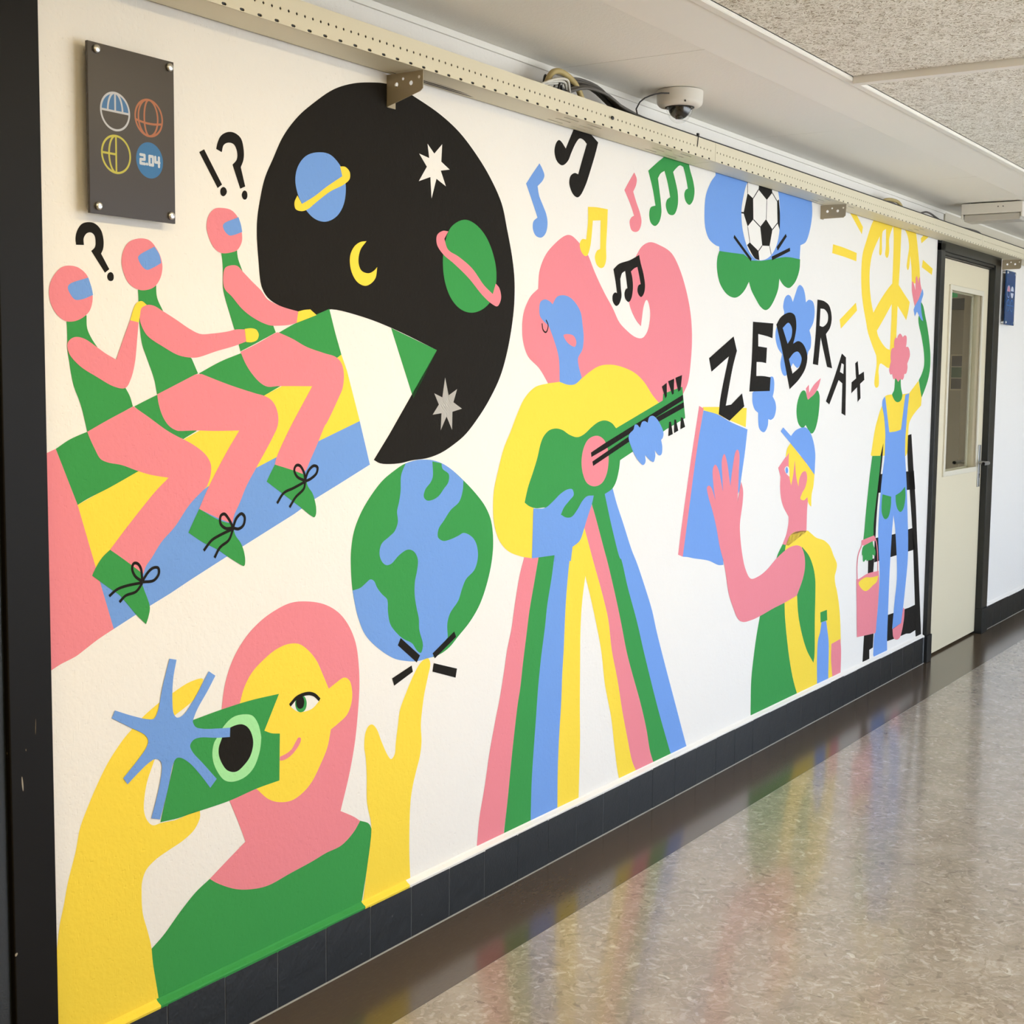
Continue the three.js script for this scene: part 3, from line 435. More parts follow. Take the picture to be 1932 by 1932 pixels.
area('iris', 'G', 5, '225.5,64.5 225,63.2 223.6,62.9 222.3,63.7 221.8,65.2 222.3,66.4 223.6,66.7 225,65.9');
area('pupil', 'K', 6, '224.7,65 224.3,63.9 223.4,63.7 222.4,64.3 222.1,65.5 222.5,66.5 223.4,66.8 224.3,66.1');
line('eyelash', 'K', 7, 7.7, '220.1,65.1! 222.4,66.4 225.9,66.6 228,65.9 229.7,64.5!');
area('mouth', 'P', 4, '217,54.6! 218.8,54.8 220.6,55.4 222,56.8 222.8,57.5 223.6,57.2 223.5,56.5 222.3,55.2 220.2,54 218.1,53.6 216.9,53.8!');
area('flash', 'B', 7, '171.9,71.9! 172.7,73.2! 176.5,71.5 180.5,70 182.1,69.8 183,70.9 184.4,75.7 186.2,80.7! 188,80.2! 187.1,76.7 186.8,72.5 187.1,69.8 188,68.8 189.7,69.1 192,71.1 194.1,73.5 196.5,76.5! 198.3,75.3! 196.2,72.7 193.2,69.3 192.1,67.3 192.1,67.1 192.8,66 194.9,65.2 199.1,64.4 202.3,63.9! 202.2,62! 198.5,62.6 194,63.6 192.2,63.5 191.3,62.6 191.9,61.2 194.8,58.1 198.4,54.2! 196.6,52.8! 194.2,55.8 191,59.2 188.7,60.7 187.6,60.8 186.7,59.7 185.5,55.7 183.3,49.8! 181.1,50.6! 182.7,54.8 183.7,58.3 183.9,60.4 183.4,61.4 182.3,61.9 180.6,61.5 177.9,60.1 175.4,58.6! 174.4,60! 177.6,62.4 180.1,64.6 180.6,65.8 179.9,67 176.4,69.2');
area('pointing_arm', 'Y', 2, '269.5,67.3 270.4,65.8 269.5,62.9 268,58.6 267.2,55 266.7,51.3 267,47.2 266.4,43.8 265.1,40.8 263.6,37.1 262.7,33.2 262.3,22 262.8,13.4! 262.6,10! 244.9,9.8! 244.6,13.6! 246.2,21.5 247.8,29.9 247.6,32.3 246.2,37.4 246.1,43.3 245.7,48.1 245.2,50.5 245.6,53.8 246.8,55.2 248.2,55.2 249.8,53.7 251.5,50.5 254,46.5 255.2,45.5 256.5,46.4 256.9,49 257.7,53.1 258.5,56.7 260.6,60 263.2,63.5 266.2,66.5 268.2,67.3');
fig('painted_guitarist', 'painted guitarist with blue face, long pink hair, yellow jacket and striped trousers');
area('hair', 'P', 1, '323.4,133.6! 318.6,137.8 312.8,141 310.5,144.6 309.9,148.4 310.6,152.3 313.6,156.4 317.5,158.8! 318,163.3 320.8,167.7 326,171.5 331.3,174 334.3,174.2 338.1,172.8 341,171.2 343.3,169.8 347.3,165.3 352.7,160.1 358.3,155.5 361.9,152 366.2,149.8 372.7,147.7 377.1,147.8 380,150 381.3,153.5 381.2,156.2 379.6,158.9 378.5,159 377.1,157.1 376.1,153.3 375.6,151.1! 372.5,152.8 369.5,155.4 367.8,158 367.1,162.6 368.3,167.4 372.1,172 375.2,174.7 380.3,176.4 386.4,176.1 395,174.2 400.8,169.7 406,162.8 409.3,155.7 410.5,148.5 410,141.1 408.3,134.5 404.8,130.6! 390.1,128! 353.7,133.6!');
area('face', 'B', 2, '318.2,153.9 318.7,155.4 321,156.2 323.4,155.8 324.9,155.1! 326.9,157.1 329.9,157.8 333.6,157.5 337.4,155.8 340,153.4 341,150.2 341.7,147 341.2,143.5 338.8,140.9 339.1,139 341,135.5! 337.4,133.2 333.7,133 329.1,133.8! 328.7,139.8 327.9,142.2 326,145.3 324.5,147.4 323,149.2 320.6,150.3 318.5,151.8');
area('mouth', 'P', 3, '330.8,147 333.3,147.4 336.4,146.9 337.7,145.3 337.1,144.1 334,144.6 331.8,145.8');
line('eyelid', 'K', 3, 4.2, '321.6,150.8! 322.7,149.4 322.1,147.8 321.3,147.5 320.1,148.2 319.6,149.8!');
area('jacket', 'Y', 3, '323.4,133.9! 316.4,132.8 311.4,129.9 308.1,126 304.9,121.3 301.7,116.9 299.2,111.3 297.4,106.4 297.1,101.4 297.8,97.4 300,93.4 303.9,90.3 310,88.2 316,87! 316.6,100.6! 329,100.7! 341.1,114.5! 382.5,125.3! 388.3,128.1! 383.8,130.6 378.4,134.4 372.4,137.1 363.8,138.9 356.8,139.4 350.8,138.9 345.6,137.3 340.8,135.2 337.4,133.7 333.7,133.5 329,134.3!');
area('trouser_stripe', 'P', 2, '312.2,87.7! 319.4,87! 317.5,80.8 315.1,72.9 313.8,66.8 312.2,59.2 310.9,52.2 309.9,48.7 308,39.2 306.7,31.6 305.4,23.3 303.7,14.9! 304.7,13! 291.6,13.4 291.1,14.7! 292.1,21.5 294.4,29.3 296.5,37.8 299.2,46.2 301.2,51.8 303.2,59.1 304.3,63.6 306.4,69.4 307.9,75.7 310,82.9');
area('trouser_stripe', 'G', 2, '319.4,87! 327.7,87.1! 326.4,81 324.2,73.3 323.1,67 321.5,59.9 320.5,54.3 319.9,50.2 319.1,42.6 318.1,33.7 317.3,25.4 317,14! 318.8,13.3! 305.6,13.1 303.8,14.5! 305.4,23.3 306.7,31.6 308,39.2 309.9,48.7 310.9,52.2 312.2,59.2 313.8,66.8 315.1,72.9 317.5,80.8');
area('trouser_stripe', 'B', 2, '327.7,87.1! 329.9,87.4! 336.7,88! 335.9,84.9 334.5,76.2 333.8,68.8 333.4,60.6 332.7,52.2 332.4,45.1 331.4,33.6 331,23.9 331.1,14.1! 332.9,13.4! 318.9,13.2 317,14! 317.3,25.4 318.1,33.7 319.1,42.6 319.9,50.2 320.5,54.3 321.5,59.9 323.1,67 324.2,73.3 326.4,81');
area('trouser_stripe', 'Y', 2, '337,88! 340.8,89.3 343.3,91.9 343.7,93.1! 349.2,82.8 354.9,72.4 358.7,64.3 361.1,55 365,45.2 368.4,35 371.7,26.5 375.2,18.1 377.7,14.6! 380.3,13.5! 370,13 367.2,14! 366,17.2 363.8,25.2 361.6,34.1 358.8,41.3 357.2,45.6 354.8,55.6 351.8,63.6 348.2,71.9 344.8,79! 343.3,72.5 342.5,64.2 342.6,52.5 342.8,40.7 343.2,31.8 343.1,22.9 342.9,14.3! 344.9,13.5! 333.3,13.2 331.1,14.1! 331,23.9 331.4,33.6 332.4,45.1 332.7,52.2 333.4,60.6 333.8,68.8 334.5,76.2 335.9,84.9');
area('trouser_stripe', 'P', 2, '347.5,99.7! 349.5,96.6 352.4,91.3 356,84.6 357.3,82.3 362.6,71.4 366.5,62.6 370.5,52.8 374.4,45.4 380,35.4 384.4,26.1 387.1,18.6 389.4,14.6! 392.3,13.3! 380.3,13.4 377.7,14.6! 375.2,18.1 371.7,26.5 368.4,35 365,45.2 361.1,55 358.7,64.3 354.9,72.4 349.2,82.8 343.7,93.1!');
area('trouser_stripe', 'G', 2, '346.8,101.1! 355.1,102.2! 359.9,91.7 365.2,82 365.8,81.8 370.4,72.6 376.8,61.1 380.9,52.6 385.1,44.3 391.5,32.1 397,22.4 401.6,14.6! 403.6,13.6! 392.8,13.3 389.4,14.6! 387.1,18.6 384.4,26.1 380,35.4 374.4,45.4 370.5,52.8 366.5,62.6 362.6,71.4 357.3,82.3 356,84.6 352.4,91.3 349.5,96.6');
area('trouser_stripe', 'B', 2, '355.1,102.2! 359.8,103.5! 362.5,98.7 366.9,92.2 372.3,84 376,79.4 381.6,71.3 386.6,63.4 390,56.3 396.1,45 405.3,28.6 411.1,18.2 413.3,14.3! 415.9,13.2! 403.6,13.6 401.6,14.6! 397,22.4 391.5,32.1 385.1,44.3 380.9,52.6 376.8,61.1 370.4,72.6 365.8,81.8 365.2,82 359.9,91.7');
area('guitar', 'G', 4, '312,102.3! 313.6,106.3 315.8,109.9 318,113.8 319.7,117.8 321.1,119.6 323.7,121.1 327.3,121.6 330.9,121.1 334.7,119.7 339.1,118.9 342.9,119.7 346.8,121.5 350.7,122.9 354.7,123.3 358.8,122.4 361.3,120.9! 388.1,128.1! 390.8,128.8! 391.1,130.9! 404.2,133.1! 406.8,123.1! 393.6,119.8! 379.2,115.2! 371.5,113.5! 364.1,111.4! 363.5,108.6 361.9,105.2 359.8,103.3 354.8,101.8! 344.8,99.6! 336.6,96.6 332.8,96.8 330.6,97.7! 323,99.8! 322.4,100.2 317.7,100.4 314.3,101.2');
area('sound_hole', 'P', 5, '350.1,119 354.2,117.7 356.3,115.3 357.1,111.9 356.2,107.9 353.6,105.3 349,104.5 344.6,105.8 342.3,108.6 341.5,111.9 342.4,115.4 344.9,118');
area('string', 'K', 6, '346.7,114.3! 354.9,116.8! 404.8,130.6! 404.8,128.8! 355,115! 347,113!');
area('string', 'K', 6, '347.6,111.7! 387.2,123.8! 405.3,128.2! 405.8,126.5! 388.8,122.4! 348.1,110.4!');
area('tuning_peg', 'K', 6, '390,133.1! 393.2,134.3! 393.5,130.2! 392.5,129.5!');
area('tuning_peg', 'K', 6, '394.2,134.8! 398.3,135.6! 398.2,130.9! 397.1,130.6!');
area('tuning_peg', 'K', 6, '399.2,135.9! 403.8,136.8! 403,132.1! 401.4,131.5!');
area('tuning_peg', 'K', 6, '395.5,122.1! 396.7,122.2! 398.2,118.2! 395.1,117.6!');
area('tuning_peg', 'K', 6, '399,122.8! 400.2,122.7! 402,119.2! 399.1,118.5!');
area('tuning_peg', 'K', 6, '403.7,123.4! 405.1,123.2! 406.8,120.3! 403.5,119.6!');
area('hand', 'B', 7, '369,117.9 369.5,119 372,120.3 372.7,121.6 374.1,121.7 376,120.7! 377.4,122.4 379.3,122.6 381,122.1! 381.8,123.7 384.1,124.2 386.4,123.5 389.6,121.3 391.7,118.7 391.3,117.3 390.2,116.6! 391.1,114.4 390.8,112.3 389.2,111.8 386.1,113.5! 386.5,111.7 385.5,110 383.5,110.4 379.7,112.3! 380.1,110.2 378.7,109.3 376.4,110.2 373,112.6 370.4,115.5');
area('hand', 'B', 7, '316.3,100.4! 322.4,100.2 326.6,101.8 330.2,103.5 333.9,104.5 336.7,104.3 337.4,102.8 335.2,101.4 332.1,99.5 330.6,97.7! 333.5,96.7 336.6,96.7 339.7,98.6 342.2,100.7 344.8,101.9 348.7,101.9! 347.8,99.7 345,95.3 343.7,93.1 341.3,89.6 337.2,88.1! 336.4,84.2! 327.7,85.1! 327.5,86.7! 319.8,86.9 315.9,87!');
fig('painted_music_note', 'painted blue single music note');
area('note', 'B', 1, '317.4,191.4! 318.9,190.1 319.9,188.6 319.2,187.3 316.6,185.4! 317.4,183.1 319.4,180.7 321.1,178.6 321.8,176.4 321.2,174 319.6,172.6 317.9,172.2 315.7,172.7 314.5,174.3 314.7,176 316.7,177.3! 315.3,179.4 313.4,182.1 311,185.4! 314,188.3');
fig('painted_music_note', 'painted large black pair of joined music notes just under the rail');
area('note', 'K', 1, '335.5,204! 341.1,204.5 343.5,203.1 348.1,201.2! 346.8,198.2 343.9,192.7 341.6,188.8 338.7,185.5 336.9,184.8 334.5,185.6 332.7,188 333.2,190 335.5,191.2 337.4,191.1! 339,194.4 341.8,199.9! 340,200.7 337.9,200.8 335.9,199.3 333.6,196.4 332,194.1 329.7,192.6 328,192.4 325.7,193.5 324.8,195.7 325.6,197.8 327,198.8 328.4,198.5 330.6,197.1! 332.9,200.4');
fig('painted_music_note', 'painted yellow pair of joined music notes');
area('note', 'Y', 2, '343,182.9! 347.9,183.3 354.2,183.4! 354,178.6 353.6,173 353.7,169 352.5,167.1 350.6,166.6 348.4,167.4 347.3,169.4 348.3,171.2 350.2,171.9! 350.2,179.9! 345.8,179.4! 345.3,175.4 344.5,171.9 343.1,169.6 341.6,169.3 339.4,170.6 338.8,172.4 339.9,173.7 342.3,173.9! 343.1,178.8');
fig('painted_music_note', 'painted pink single music note');
area('note', 'P', 1, '369.6,195.7! 371.2,194 370.9,192.3 369.2,190.1! 371.2,187.3 373.7,184.3 374.7,181.9 373.5,179.5 371.2,178.6 368.4,179 367.3,181.2 368.3,182.5 370,183.2! 367.8,186 365,188.8 363.8,189.9! 366.2,192.4');
fig('painted_music_note', 'painted green triple music note');
area('note', 'G', 1, '378.3,197.3! 383.9,200.4 391.7,204.4! 404.7,204.5! 406.3,201.3 408.8,197.9 409.9,195 409.1,192.1 406.5,190.3 403.7,191.2 402.7,193.1 403.5,194.5 405.1,195.2! 403.3,198.9 401.6,201.4! 399.3,201.6 396.4,200.2 394.7,199! 396.6,196.1 398.2,192.9 398.4,189.6 396.7,186.7 394.8,185.9 391.8,186.2 390.2,188.4 390.9,190.1 393.1,191.2! 391,195.4 388.9,198.6! 386.2,197.4 384.7,195.9! 385.7,192.8 386.9,189 387.4,185.8 386.1,183 383.3,181.5 380.4,182.4 379.5,184.6 380.2,186.6 383.4,187.6! 381.4,192.3');
fig('painted_music_note', 'painted black triple music note over the pink hair');
area('note', 'K', 2, '358.1,166.8! 361.2,168.5 367.8,170.1 373.6,172.1! 374.6,169.9 376.5,166.8 377.7,163.3 377.1,161 375.4,159.8 373.6,160.5 372.9,161.7 373.5,163.1 374.9,163.6! 373.7,166.3 372.6,168.5! 370.6,167.9 368.7,166.9! 369.7,164.8 370.1,161.9 369.2,159 367.6,157.9 365.5,158.8 365,160.3 365.7,161.5 366.7,161.9! 366,164.2 365.1,166.8! 363.2,165.9 362.3,164.3! 362.7,161.8 363.2,159.3 361.9,157.1 360,156.4 358,157.7 357.9,159.3 359.2,160.2 360.5,160.1! 359.4,163.5');
fig('painted_football_cloud', 'painted black and white football on a blue and green cloud');
area('sky_cloud', 'B', 1, '424.6,205.8! 425.2,201.8! 421.6,199.1 418.2,194.5 417.5,189.2 418.3,184.4 421,181.2 426.1,179.5 429.3,179.2! 429.6,176.9! 459.3,176.3! 499.6,180.3! 500,185.6! 505.5,187.5 509,192.2 510.8,198.1 510.2,202.1 508.4,206.4! 476.6,208.1!');
area('grass_cloud', 'G', 2, '429.4,177.8! 439.1,178 449,178.3! 455.6,176.7! 464.1,177.2! 473.8,178.5 486.8,180.3 500.1,180.5! 499.8,176.9 496.9,172.7 492.9,170.2 489.8,169.3 485.6,169.8 482.4,171.1 480.8,172.1! 480,168.4 475.8,163.5 472,161 468.6,160.3 464.2,161.4 460.2,163.8 456.2,166.6 454,169.3! 450.7,166.3 446.2,164 441.8,163.2 435.5,164.3 430.2,167.6 428,171.8 428,175.4');
area('ball', 'W', 3, '450.2,202.2 447.7,197.9 446.2,192.9 447,187.9 449.6,183.3 453.5,179.6 459.3,177.4 464.1,177.4 468.8,178.3 473.6,180.4 477.4,183.8 479.5,188.7 479.6,194.9 478.1,201.3 475.3,204.9 468.7,207.5 462.9,207.7 456.4,205.9');
area('patch', 'K', 4, '460.7,205.3! 471.3,205.3! 472.1,201.6! 467.4,198.6! 460,201.3!');
area('patch', 'K', 4, '450.8,199! 455.6,197.8! 456.3,190.8! 451.6,187.9! 447.9,192!');
area('patch', 'K', 4, '467.2,191.9! 473.2,188.9! 471,182.9! 464.5,182.5! 462.3,188.8!');
area('patch', 'K', 4, '453.8,182.7! 461.4,180.4! 462.4,177.3! 458.3,177.7 451.5,181.6!');
area('patch', 'K', 4, '478.2,200! 479.6,194.9 479.8,189.3! 477.6,191.6! 476.6,199.2!');
area('patch', 'K', 4, '451.4,204.6! 455.1,204.7! 450.6,202.6!');
line('seam', 'K', 4, 4.1, '450.6,202.6! 450.8,199!');
line('seam', 'K', 4, 4.2, '455.6,197.8! 460,201.3!');
line('seam', 'K', 4, 4.2, '467.4,198.6! 467.4,191.9!');
line('seam', 'K', 4, 4.2, '456.3,190.7! 462.3,188.8!');
line('seam', 'K', 4, 4.4, '473.2,188.9! 477.6,191.6!');
line('seam', 'K', 4, 4.3, '472.1,201.6! 476.6,199.2!');
line('seam', 'K', 4, 4.1, '451.6,187.9! 453.8,182.7!');
line('seam', 'K', 4, 4.2, '464.5,182.5! 461.4,180.4!');
line('seam', 'K', 4, 4.3, '471,182.9! 472.7,180!');
line('seam', 'K', 4, 5.2, '446.1,192! 448.1,192.1!');
area('motion_mark', 'K', 4, '440.9,184.1! 455.7,177.3! 455.1,176.3! 440.3,183.1!');
area('motion_mark', 'K', 4, '485.5,188.5! 486.5,187.6! 478.5,181.9! 477.4,183.1!');
area('motion_mark', 'K', 4, '473.2,179.4! 489.7,183.9! 490.1,182.7! 473.6,178.1!');
fig('painted_lettering', 'painted black tumbling capital letters Z E B R A and a plus sign');
area('letter_z', 'K', 4, '423.5,142.5! 442.4,150.2! 445.4,145.4! 442.3,139.7 437.5,126.8! 441.8,127.1! 450.6,130.9! 452.8,126.4! 440.8,121.6! 432,124! 433.2,129.7 439,143.4! 425.6,138.1!');
area('letter_e', 'K', 3, '458.4,155.8! 476.4,155.9! 476,150.6! 470.7,151.2 463.2,151.7! 463.5,147.4! 471.3,147.1! 470.9,141.6! 466.5,141.9 462.4,141.9! 462.5,137! 468.8,137 475.3,136.6! 474.9,131.7! 456.8,131.5! 458.2,143.4');
area('letter_b', 'K', 3, '479.2,155.6! 483.3,158.5 492,160.5 496.9,159.3 498.3,155.5 497,151.4 495.6,149.2! 500.9,150.3 506.5,148.8 510.2,144.8 508.8,140.6 503.1,136.4 493.5,132.3! 485.2,146.7');
hole('485.2,154.6! 490.7,156.7 494.1,154.6 493.8,151.7 490.3,149!');
hole('492,143.4! 496.9,145.9 501.2,146.2 504.5,143.8 502.7,140.9 495.9,138.1!');
area('letter_r', 'K', 3, '518.9,166.7! 526.7,166.3 532.2,164.5 534.7,160.3 533.5,156.8 529,153.8! 536.9,140.6! 531.3,141.1! 523.5,152.3! 521.6,141.6! 516.1,142! 518,152.9');
hole('522.3,163.4! 527,163.2 530.5,161.4 530.4,158.8 525.8,156.6 521.9,156.8!');
area('letter_a', 'K', 3, '547.4,146.7! 552.2,145.2! 553.2,134.1 553.8,121.6! 549.2,122.6! 549.1,134.7! 544.6,136! 535.1,126.3! 531.3,127.6! 540.1,137.5');
hole('547.4,142.8! 550.1,142.3! 549.8,138.5! 545.8,139.3!');
area('plus_sign', 'K', 3, '563.4,143! 566.3,144! 568.2,138.3! 574.2,139.7! 575.1,136.3! 570.1,134.6! 571.2,128.6! 567.8,127.1! 566.6,133.2! 559.9,130.7! 559.8,135.2! 565,136.8!');
fig('painted_cloud', 'painted tall blue cloud behind the letter B');
area('cloud', 'B', 1, '500.8,171.1 504.2,170 506.1,167.7 507.1,165! 510.1,166.1 514.7,165.3 516.4,162 515.3,157.8 511.6,154.7! 513.5,151.9 513.3,148.2 511.1,146.6! 510.2,144.8! 500.6,140.3 498.9,140.7 496.1,142! 494.1,140.4 491.1,138 488.5,137.2 485.9,138.3 484.1,141.5 485.3,145.1! 481.1,147.4 478.8,150.9 479.1,154 481.4,156.1! 486.3,160.1 485.1,162.2 486.4,165.4 489.4,166.8 492.1,166.3 494.2,164.5! 496.8,168 498.7,170.3');
fig('painted_cloud', 'painted small blue cloud below the letter E');
area('cloud', 'B', 1, '475.3,136.8 477.8,136.6 478.9,134.7 478.7,131.5 477.8,129.7! 480.5,127.5 481.2,125.1 479.8,122.4 476.9,121.3 474.3,121.6! 474,119.3 471.7,117.2 469.2,117.1 466.1,118.7 465.2,121.4 465,124! 461.8,125.3 459.8,127.7 459.5,131.1! 467.1,133.9!');
fig('painted_apple', 'painted green apple with a pink leaf above the cap');
area('apple', 'G', 1, '505.1,131.3 509,131.7 512.1,128.5! 518.1,130.8 522.1,131.8 524.3,129.8 524.4,125.5 523.1,120.4 520.5,116.6 517.7,115.3 515.4,115.7 510.6,118.7! 509,117.9 506.2,117.9 502.7,119.9 501,123.7 501.6,127.4');
area('leaf', 'P', 2, '509.8,132.7! 512.7,134.1! 513.2,131! 517.9,134 525,136.7! 523.1,133.6 519.3,130.8 512.1,128.3! 510.8,129.8');
fig('painted_reader', 'painted reader in a blue cap holding up a large blue book');
area('book_page', 'Y', 1, '419.4,126.5! 432.6,126.4! 455,125.8! 454.6,119.1! 431.9,123.6! 420.3,125.5!');
area('book_spine', 'P', 2, '416.9,126.9! 420.3,126! 417.1,116.3 414.3,106.4 411,93 407.3,78.3! 403.9,79.3! 406.4,89.8 411.1,107.3');
area('book_cover', 'B', 2, '420.3,125.4! 431.8,123.8 440.8,121.4 456.1,118.3! 454.3,109.9 450.5,97! 437.5,86.6! 438.8,72.3! 434.8,72.7 426.9,75 415.1,77 411,77.8 407.3,78.3! 411,93 414.3,106.4 417.1,116.3');
area('face', 'P', 2, '484.8,103.5! 490.3,106.5 494.9,109! 511.1,106.1! 517.9,93! 515.3,88.9 514.8,77.4! 497.1,73.5! 491.1,74.6! 494.6,78.3 496.2,82.3 496.1,84.6! 490.6,88.9 488.2,92.3 487.1,96.5 487.2,100.1!');
area('hair', 'Y', 3, '495.8,112.2! 521.4,99.4! 520.6,94.5 519.1,91.6 519,86.7! 515.9,88.4 514.6,90.8! 511.3,89.8 507.9,90.4 507.3,90.9! 509.3,92.9 512,94.6 513.8,97.9 512.7,100.5 510.4,101 507.6,100.1 505.6,97.9 505.2,95.4! 502.8,98.9 500.6,105.7! 499.4,99.9 497.7,96.3! 495.6,100.1 494.7,104.7 494.7,108.8! 491.9,107.2 492.7,110.1');
area('eye', 'W', 4, '490.8,102.8 492.1,103.6 494.3,103.5 495.4,102.6! 495.9,99.6! 493.4,100.6 491.5,101.7');
area('iris', 'B', 5, '494.3,102.1 494,101.3 493.1,101 492.2,101.4 491.7,102.3 492,103.1 492.9,103.4 493.8,103');
area('cap', 'B', 4, '488.4,118.3! 496.1,114.9! 500.3,116.8 506.8,117.8 511.3,117.6 516,115.4 519.8,111.2 521.5,107.3 521.6,103.1 521.4,99.1! 510,105.3 496.3,112 486.1,116.9!');
area('shirt', 'G', 1, '471.9,50.7! 495,52.8! 495.4,47.5 498.1,38 501.8,28.3 506.5,19.4 511,13.9! 512.2,13.2! 468.2,13.6! 465.9,14.2 465.5,16.8! 465.4,27.7 466.7,34.7 468.9,42.8');
area('collar', 'G', 1, '491.1,74.6! 495.4,74.4! 497.2,71.8! 485.2,69.2! 486.7,71.2');
area('backpack', 'Y', 2, '493.6,71.9! 494.4,74.1 497.9,77.1 502.2,78.2 507.7,78.2 516.3,77.6! 520.4,76 525.3,74.1 535,71.9 541.4,68.9 545.5,64.9 549.7,60.9 549.2,58.6 547.6,56.1 549.2,51.8 549.8,51.2 553.3,44.6 555.7,36.9 557.1,28.8! 558.3,15.6! 548.7,12.8! 532.1,12.6! 513.6,12.9! 510.4,14! 506.5,19.4 501.8,28.3 498.1,38 495.4,47.5 494.6,52.9! 502.2,61.4!');
area('shirt_back', 'G', 3, '510.7,71.8! 518.9,67.1 524,61.4 525.9,56.8 526.3,52.8 526.7,40.9 527.5,26.4 526.6,23.8! 518.9,30.2 513.1,37.7 508.9,45.7 507,53.6! 507.1,62.8!');
area('bottle', 'B', 3, '534.2,39.1! 539.4,38.9! 541.1,34.8 542.9,30.1 543.9,14.4! 546.4,13.1! 533.1,13.2 531.4,14.1! 530.5,24.3 530.9,32.3 532.9,35.2');
area('bottle_cap', 'G', 3, '532.5,43.3! 539.8,43.4! 540.6,39! 533.1,39.1!');
area('pocket', 'P', 3, '546.2,28.4! 556.5,28.9! 557.9,24.1 558.2,13.8! 560.3,13.1! 551,13.1 548.6,14.2! 546.5,21.7');
area('arm', 'P', 4, '424.2,99.7 425.6,100.3 427.6,99.5 431.1,95.1! 429.6,99 428.4,105.7 430.2,107.1 432.7,105.5 436.9,97.7! 436.2,102.4 435.4,108.4 437.2,110.4 439.4,108 442.8,99.2! 444.4,105.7 446.4,110.8 448.2,111.5 449.7,109.9 449.6,104 449.3,93.3! 450.9,97.8 451.9,100.2! 453.7,96.9 453.5,92.6 451.7,85.4 452.5,80 454.8,73.5 457.4,69 462,65 468.8,64.9 476.7,66.5 485.2,69.7 494,72.1 499.3,72.9 505.9,72.8 510.5,71.4 513.7,67.6 514.3,63.3 512.4,59.1 506.8,53.3! 495.1,52.1 483.8,51.3 472.8,50.2 464.9,49.7 456.2,50.1 451.8,52 447.4,56.8 443.8,61.7 440.9,69 439.2,72.8 435.3,79.2 432.3,85.9 428.9,91.7 425.7,96.3');
fig('painted_peace_sign', 'painted dripping yellow peace sign with short rays');
area('sign', 'Y', 1, '582.5,204.8! 577.2,200.3 571.7,193.3 567.9,187.8 567,181.3 568.1,173 571,166.4 575.1,160.1 577.3,156.6 583.7,150.8 589.2,146.7! 590,143.1 588.5,138 588,134.7 589.4,133.3 591.1,133 593.6,133.8 593.6,137.5 592.9,140.3 593.9,142.9 595.6,143.5! 600,142.7 604.5,141.7 611.7,141.5! 619.9,149.4! 615.1,155.1! 615.1,159.4 615.3,163.7 615.1,161.7 615.3,169! 621.6,166.3 628,163.3! 630.6,167.4 632.2,171.5! 623.6,174.9 615.7,178.2! 616.5,188.2 616.7,199.1 616.7,203.6! 619.2,203.4 623.4,201.9 626.8,199.1 628.3,195.4 626.8,190.6 626,186.8 627.9,185.5 629.5,187 630.5,192! 632.9,186.6 634.2,180! 646.3,180.8! 645,186.8 640.5,197.4 636.4,205! 634.9,208.7! 583.7,206.5!');
hole('605.4,202.8! 602.1,199.3 600.7,196.5 601.3,191.7 599.9,189.1 598.1,188.7 596.1,189.9 596.7,193.1 596.1,200.7! 591.8,199 591.2,196.2 591.7,190.3 590.1,189 588.5,189.6 588.7,193.6 588.4,196.9! 583.4,192.6 579.3,188.1 577.3,182.1 577.7,176.2 580.4,169.2 583.6,164.6! 592.1,170.4 601,175.5 606.9,178.3! 607,186 606.6,198.2');
hole('607.2,169.4! 597.6,162.8 588.9,157.2! 590.4,155.4 595.5,152.5 601.8,150.2 606.8,149.5! 607.1,154.8 607.1,162.8 607.7,156.7');
area('ray', 'Y', 1, '552.2,205.3! 555.2,204.9! 567.2,198.7! 566.1,195.7! 550.8,203.1!');
area('ray', 'Y', 1, '533.7,188.9! 545.2,188.6 560.8,187.7! 560.7,184.3! 547.2,185 533,185.4!');
area('ray', 'Y', 1, '561.8,167.7! 563.5,164.6! 545.4,156.5! 543.7,160!');
area('ray', 'Y', 1, '654,205.2! 660.1,205! 658.1,203.5 646.2,198.9! 644.8,201!');
area('ray', 'Y', 1, '649.2,191.7! 664.7,188.7! 663.7,185.8! 648.1,188.2!');
fig('painted_ladder', 'painted black stepladder');
area('rail', 'K', 2, '636.8,111.4! 641.8,111.8! 647.1,94.9 652.6,78 656.6,62 659.3,52.2 663.7,34.6 668.8,13.9! 671.5,13.1! 661.9,13.6! 660.1,14.5! 659.1,17.9 657,30.2 651.2,57.1! 648.4,67.7 642.2,86.3 638.9,95 636.8,103.3!');
area('rail', 'K', 2, '602.6,108.9! 602.2,103.4 600.5,94.9 598.7,87.2 597.1,77.5 596.5,67.4! 591.7,67.8! 592.5,76.4 595.4,89.1 599.1,103.3!');
area('rail', 'K', 2, '587.9,59.4! 595.9,58.6! 595.1,52.4! 588.2,52.6!');
area('rail', 'K', 2, '585.9,26! 598.5,25.4! 598.2,18.8! 593.6,18.5! 594.1,13.7! 596.9,13.2! 589,13.1! 585.2,14.2!');
area('rung', 'K', 2, '599.1,95.4! 647.6,94.6! 650.7,85.8! 597.4,87.3!');
area('rung', 'K', 2, '595.4,67.6! 621.7,67.1! 648.7,67.7! 654.3,57.1! 644,57.1! 618,57! 596.1,56.9!');
area('rung', 'K', 2, '617.3,30.8! 625.8,30.6! 640.9,30.3! 647.8,30.1! 657.6,30.3! 659.7,17.8! 651.5,17.3! 645,18.1! 636.5,18.2! 625.2,18.4! 617.1,18.7!');
fig('painted_painter', 'painted pink-haired painter in blue dungarees with a paint bucket');
